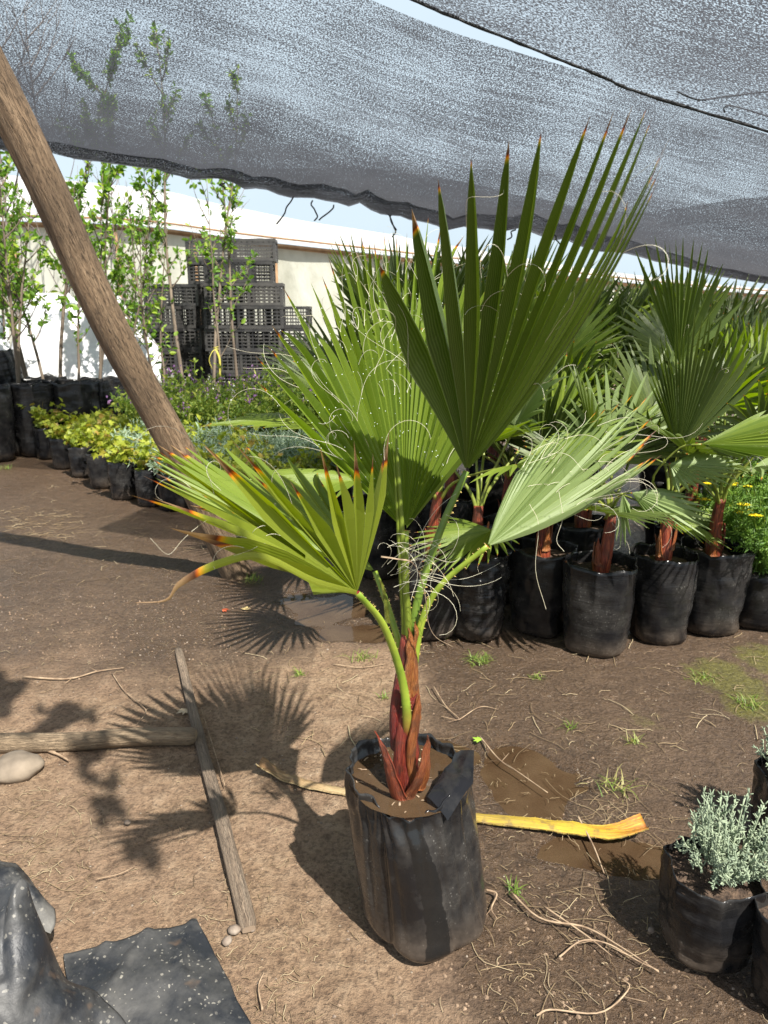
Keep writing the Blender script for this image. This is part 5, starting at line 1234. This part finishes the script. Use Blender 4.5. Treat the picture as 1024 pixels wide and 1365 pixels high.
# folded double hem hanging below the sheet, wide on the right
h0 = catmull([P(-420, 106, 6.45), P(-100, 160, 6.45), P(78, 190, 6.45), P(220, 212, 6.45), P(350, 225, 6.4), P(487, 226, 6.3), P(600, 240, 6.2), P(700, 262, 6.2), P(840, 285, 6.3), P(1030, 262, 6.5), P(1300, 270, 6.8)], 90)
mb = MB(); pr = None
for i in range(90):
    a_, b_ = h0[i], e1[i]+Vector((0, -.05, 0)); row = []
    for j in range(14):
        v = j/13; p = a_.lerp(b_, v)+Vector((0, -.03-.10*math.sin(math.pi*v), 0)); p.z -= .05*math.sin(math.pi*v); p.z += .015*noise.noise(Vector((p.x*2.5, v*3, 2))); row.append((mb.vert(p), i*.14, v*(a_-b_).length))
    if pr:
        for j in range(13): q = (pr[j], row[j], row[j+1], pr[j+1]); mb.face([x[0] for x in q], [(x[1], x[2]) for x in q], (.5, 1, -.1), 0, True)
    pr = row
o2 = mb.build('folded_hem', M['net'], o)
mb = MB(); rn = random.Random(4)
for px, py, L_ in ((392, 264, .22), (417, 270, .16), (445, 276, .12), (516, 285, .2), (524, 286, .14), (688, 309, .08), (300, 246, .05), (742, 312, .1)):
    p = P(px, py-3, 6.58); pts = [p]
    for k in range(5): p = p+Vector((rn.uniform(-.045, .03), 0, -L_/5)); pts.append(p)
    tube(mb, catmull(pts, 14), .006, 4)
mb.build('loose_threads', M['rope'], o)
# near sheet, upper right
n2_, f0, f1 = net([(1400, -260, 2.6), (1200, -330, 2.4), (900, -520, 2.4), (700, -700, 2.4), (500, -800, 2.4), (300, -850, 2.5)],
    [(1500, 345, 4.3), (1290, 262, 4.3), (1040, 178, 4.3), (858, 123, 4.3), (796, 97, 4.3), (662, 43, 4.3), (557, 0, 4.3), (440, -60, 4.3)], 'shade_net', 'net_near', 'nearer sheet of shade net overhead at the upper right with a dark roped edge', sag=.05, sheet=7, hem=False, nu=70)
mb = MB(); tube(mb, [p+Vector((0, 0, -.008)) for p in f1], .0075, 6, jit=.6); mb.build('edge_rope', M['rope'], n2_)
mb = MB(); pp = catmull([P(902, 122, 4.2), P(930, 133, 4.2), P(960, 130, 4.2), P(1040, 120, 4.2)], 20); tube(mb, pp, .004, 4)
pp = catmull([P(966, 150, 4.2), P(966, 143, 4.2), P(980, 142, 4.2), P(1040, 160, 4.2)], 20); tube(mb, pp, .004, 4); mb.build('loose_threads', M['rope'], n2_)
# unseen net pieces added overhead, outlined to cast shade patches on the yard
def shade_scrap(pts, name, label, z=3.0, seed=1):
    mb = MB(); c = sum((Vector((p[0], p[1], 0)) for p in pts), Vector())/len(pts); ring = catmull([Vector((p[0], p[1], 0)) for p in pts]+[Vector((pts[0][0], pts[0][1], 0))], 90)[:-1]
    prev = None; nr = 14; rows = []
    for j in range(nr+1):
        f = j/nr; row = []
        for i, p in enumerate(ring):
            q = c.lerp(p, f); q += Vector((noise.noise(Vector((i*.35, seed, 0))), noise.noise(Vector((seed, i*.35, 5))), 0))*.05*f; row.append((mb.vert((q.x, q.y, z-.12*(1-f)+.03*noise.noise(q*3))), q.x, q.y))
        rows.append(row)
    n = len(ring)
    for j in range(nr):
        for i in range(n):
            if j > 1 and noise.noise(Vector((rows[j][i][1]*7, rows[j][i][2]*7, seed))) > .10: continue
            q = (rows[j][i], rows[j][(i+1) % n], rows[j+1][(i+1) % n], rows[j+1][i]); mb.face([x[0] for x in q], [(x[1], x[2]) for x in q], (.5, 1, .95), 0, True)
    tag(mb.build(name, M['net']), label, 'shade net', 'sheets of dark shade net')
S3 = lambda px, py, z=3.0: (G(px, py).x+.42*z, G(px, py).y-.62*z)
shade_scrap([S3(-60, 880), S3(20, 900), S3(70, 960), S3(50, 1000), S3(-60, 960)], 'added_shade_caster', 'unseen net flap added overhead to cast the shade patch at the left edge', 3.0, 2)
shade_scrap([S3(60, 950), S3(110, 930), S3(150, 1000), S3(165, 1070), S3(215, 1130), S3(200, 1160), S3(140, 1110), S3(110, 1040)], 'added_shade_caster', 'unseen net strip added overhead to cast the curved shade patch left of the lath', 3.0, 3)

# ------------------------------------------------------------------ litter, twigs, tufts, pebbles
def gxy(px, py): g = G(px, py); return g.x, g.y
def straws(n, boxes, ln, r, rnd, name='straw_litter'):
    mb = MB()
    for _ in range(n):
        b_ = rnd.choice(boxes); px, py = rnd.uniform(b_[0], b_[2]), rnd.uniform(b_[1], b_[3]); x, y = gxy(px, py)
        an = rnd.uniform(0, 6.28); L_ = rnd.uniform(*ln)*rnd.choice([.6, 1, 1, 1.6]); p = Vector((x, y, .004)); pts = [p]; bend = rnd.gauss(0, .16)
        for k in range(4):
            an += bend+rnd.gauss(0, .15); p = p+Vector((math.cos(an), math.sin(an), 0))*L_/4; z = max(gz(p.x, p.y), -.01)+.003+rnd.random()*.006; p.z = z; pts.append(p.copy())
        pts[0].z = max(gz(x, y), -.01)+.002; rr_ = rnd.uniform(.6, 1.3)*r
        tube(mb, catmull(pts, 8), rr_, 4, c=(rnd.random(), 1, 0), cap=False, squash=.5)
    o = mb.build(name, M['straw']); o['kind'] = 'stuff'; return o
rnd = random.Random(77)
straws(1300, [(-40, 760, 1060, 1380)]*3+[(0, 800, 330, 900), (0, 1050, 140, 1200), (640, 950, 900, 1130), (200, 1180, 420, 1380), (640, 1150, 880, 1380)], (.010, .032), .0008, rnd)
straws(170, [(-40, 800, 1060, 1380), (760, 1040, 920, 1130), (0, 1050, 120, 1200), (640, 1150, 880, 1330), (0, 690, 200, 720)], (.05, .11), .0008, rnd)
straws(500, [(0, 605, 330, 780), (0, 680, 100, 720), (330, 850, 1020, 1000)], (.04, .10), .0015, rnd)
twigs = [([(30, 905), (90, 908), (130, 898), (165, 893)], .004, 'thin dark twig lying above the fallen pole'),
         ([(150, 900), (165, 922), (188, 942), (195, 952), (183, 968)], .0022, 'thin curved pale stem touching the top of the fallen pole'),
         ([(60, 1003), (78, 1010), (92, 1018)], .006, 'short dark stick beside the tan stone'),
         ([(680, 1192), (720, 1228), (780, 1240), (830, 1268), (878, 1300)], .0028, 'long bent dry stem running down to the santolina bag'),
         ([(725, 1212), (780, 1250), (815, 1278)], .0025, 'straight dry stem crossing the long bent one'),
         ([(745, 1280), (775, 1258), (810, 1262), (850, 1285), (878, 1298)], .0024, 'arched dry stem below the long bent one'),
         ([(715, 1358), (735, 1350), (800, 1354), (838, 1322), (828, 1308)], .0024, 'pale hooked twig at the bottom edge right of the bag'),
         ([(770, 1092), (790, 1130), (805, 1168)], .0035, 'dark twig lying over the end of the yellow stalk'),
         ([(578, 918), (595, 945), (612, 962), (588, 958)], .003, 'bent brown twig behind the main bag'),
         ([(612, 962), (640, 945), (665, 948)], .002, 'thin stem on the mud to the right of the palm stem'),
         ([(640, 985), (665, 1015), (690, 1032), (730, 1060)], .0028, 'long twig reaching into the muddy water'),
         ([(445, 888), (480, 892), (520, 887)], .0025, 'straight pale stem just below the puddle'),
         ([(648, 1190), (662, 1196), (655, 1215), (662, 1228)], .003, 'orange brown root scrap beside the foot of the main bag'),
         ([(300, 1050), (285, 1000), (268, 945)], .0018, 'fine dry stem beside the lath'),
         ([(130, 1175), (160, 1168), (180, 1158)], .0016, 'fine pale straw left of the palm leaf shadow'),
         ([(350, 1350), (345, 1320), (352, 1300)], .0022, 'short dry stem right of the black plastic square')]
for pts, r, lab in twigs:
    mb = MB(); pp = catmull([Vector((gxy(*q)[0], gxy(*q)[1], .006+r)) for q in pts], 22)
    tube(mb, pp, [r*(1-.5*i/21)*rnd.uniform(.85, 1.15) for i in range(22)], 6)
    if len(pts) > 3:
        for k in (8, 14): d_ = Vector((rnd.uniform(-1, 1), rnd.uniform(-1, 1), .1)).normalized(); tube(mb, [pp[k], pp[k]+d_*.025, pp[k]+d_*.05], [r*.6, r*.4, r*.2], 4)
    tag(mb.build('twig', M['twig']), lab, 'twig', 'dry twigs on the earth')
M['pebble'] = m_simple('pebble', (.14, .10, .075), (.30, .25, .20), 30, .9, .3, .003)
def pebbles(n, boxes, sz, name, mat, rnd):
    mb = MB()
    for _ in range(n):
        b_ = rnd.choice(boxes); x, y = gxy(rnd.uniform(b_[0], b_[2]), rnd.uniform(b_[1], b_[3])); s = rnd.uniform(*sz)*rnd.choice([.5, .7, 1, 1.6])
        if pudv(x, y) > .1: continue
        z = gz(x, y); vs = []
        for k in range(6): an = k*math.pi/3+rnd.uniform(-.3, .3); q = s*rnd.uniform(.7, 1.2); vs.append(mb.vert((x+math.cos(an)*q, y+math.sin(an)*q*.8, z)))
        tp = [mb.vert((x+math.cos(k*math.pi/1.5+.3)*s*.5, y+math.sin(k*math.pi/1.5+.3)*s*.5, z+s*rnd.uniform(.5, .9))) for k in range(3)]
        for k in range(3):
            mb.face((vs[2*k], vs[2*k+1], tp[k])); mb.face((vs[2*k+1], vs[(2*k+2) % 6], tp[(k+1) % 3], tp[k]))
        mb.face(tp)
    o = mb.build(name, M[mat]); o['kind'] = 'stuff'
M['clod'] = m_simple('earth_clod', (.12, .08, .05), (.30, .21, .14), 20, .95, .4, .004)
pebbles(2600, [(-40, 780, 620, 1390), (-40, 780, 1060, 1390), (0, 790, 330, 880), (560, 1150, 1060, 1390)], (.0015, .004), 'earth_crumbs', 'clod', rnd)
pebbles(500, [(-40, 640, 1060, 1390), (0, 790, 330, 880)], (.0015, .0035), 'gravel', 'pebble', rnd)
for k, (px, py, s, lab) in enumerate([(313, 1243, .016, 'small grey stone at the lower end of the lath'), (303, 1257, .014, 'small brown stone just below the lath end'), (337, 1240, .009, 'tiny stone right of the lath end'), (170, 1098, .01, 'tiny tan stone left of the lath'), (868, 1242, .01, 'small pale stone before the santolina bag')]):
    x, y = gxy(px, py); tag(stone('small_stone', (x, y, s*.5), (s, s*.8, s*.65), 10+k, 'pebble', k, 10), lab, 'stone')
def tuft(px, py, n, H, lab, seed, sp=.03, dry=.2):
    rn = random.Random(seed); mb = MB(); x, y = gxy(px, py)
    for _ in range(n):
        an = rn.uniform(0, 6.28); q = Vector((rn.gauss(0, sp*.5), rn.gauss(0, sp*.5), 0)); d = Vector((math.cos(an), math.sin(an), rn.uniform(.5, 2.2))).normalized(); ln = H*rn.uniform(.5, 1.1); wv = rn.uniform(.0012, .0025)
        s_ = d.cross(Vector((0, 0, 1))).normalized()*wv; c = (rn.random()*.85+(dry*rn.random()), 1, 0); pr = None
        for k in range(5):
            t_ = k/4; p = q+d*ln*t_+Vector((0, 0, -.45*ln*t_*t_)); p.z = max(p.z, .001); w_ = s_*(1-t_*.9); row = (mb.vert(p-w_), mb.vert(p+w_))
            if pr: mb.face((pr[0], pr[1], row[1], row[0]), None, c)
            pr = row
    o = mb.build('grass_tuft', M['grass']); o.location = (x, y, 0); tag(o, lab, 'grass tuft', 'small tufts of grass on the earth')
for k, a_ in enumerate([(338, 775, 60, .09, 'grass tuft at the foot of the leaning post'), (400, 900, 26, .05, 'tiny grass tuft on the bare earth left of the palm stem'), (480, 878, 40, .08, 'grass tuft below the puddle'),
      (640, 882, 60, .08, 'grass tuft in front of the creased palm bag'), (592, 848, 40, .10, 'grass tuft between the palm stem and the creased bag'), (935, 905, 50, .06, 'low grass tuft on the left part of the mossy patch'), (1000, 940, 70, .08, 'grass tuft on the right part of the mossy patch'),
      (845, 990, 26, .07, 'sparse pale grass in the middle of the damp mud'), (760, 970, 20, .05, 'sparse grass sprig left of the mossy patch'), (688, 1190, 18, .06, 'weed sprig right of the main bag'), (820, 1050, 40, .09, 'dry matted grass above the end of the yellow stalk'),
      (512, 930, 22, .05, 'weed sprig just left of the red palm stem'), (715, 905, 24, .06, 'grass sprig in the shadow of the palm bags'), (8, 625, 40, .10, 'low weeds at the far left of the path')]):
    tuft(*a_, seed=900+k, sp=.05 if a_[2] > 35 else .02, dry=.9 if 'dry' in a_[4] or 'pale' in a_[4] else .15)
def dead_leaf(px, py, s, colr, lab, k):
    m_ = m_simple('dead_leaf_'+['red', 'yellow', 'green', 'tan'][k], colr, tuple(min(1, c*1.3) for c in colr), 20, .6, .2, .003, trans=.2); mb = MB()
    maple_leaf(mb, Vector((0, 0, .006)), Vector((math.cos(k*1.3), math.sin(k*1.3), .1)), Vector((0, 0, 1)), s, (.5, 1, 0)); o = mb.build('fallen_leaf', m_); x, y = gxy(px, py); o.location = (x, y, .004); tag(o, lab, 'leaf')
dead_leaf(296, 815, .035, (.5, .10, .04), 'small red fallen leaf on the earth near the post', 0)
dead_leaf(325, 815, .04, (.62, .48, .22), 'small yellow fallen leaf on the earth near the post', 1)
dead_leaf(642, 990, .03, (.30, .50, .05), 'bright green fallen leaf on the mud right of the bag', 2)
dead_leaf(250, 948, .04, (.45, .36, .24), 'dry tan leaf touching the lath', 3)
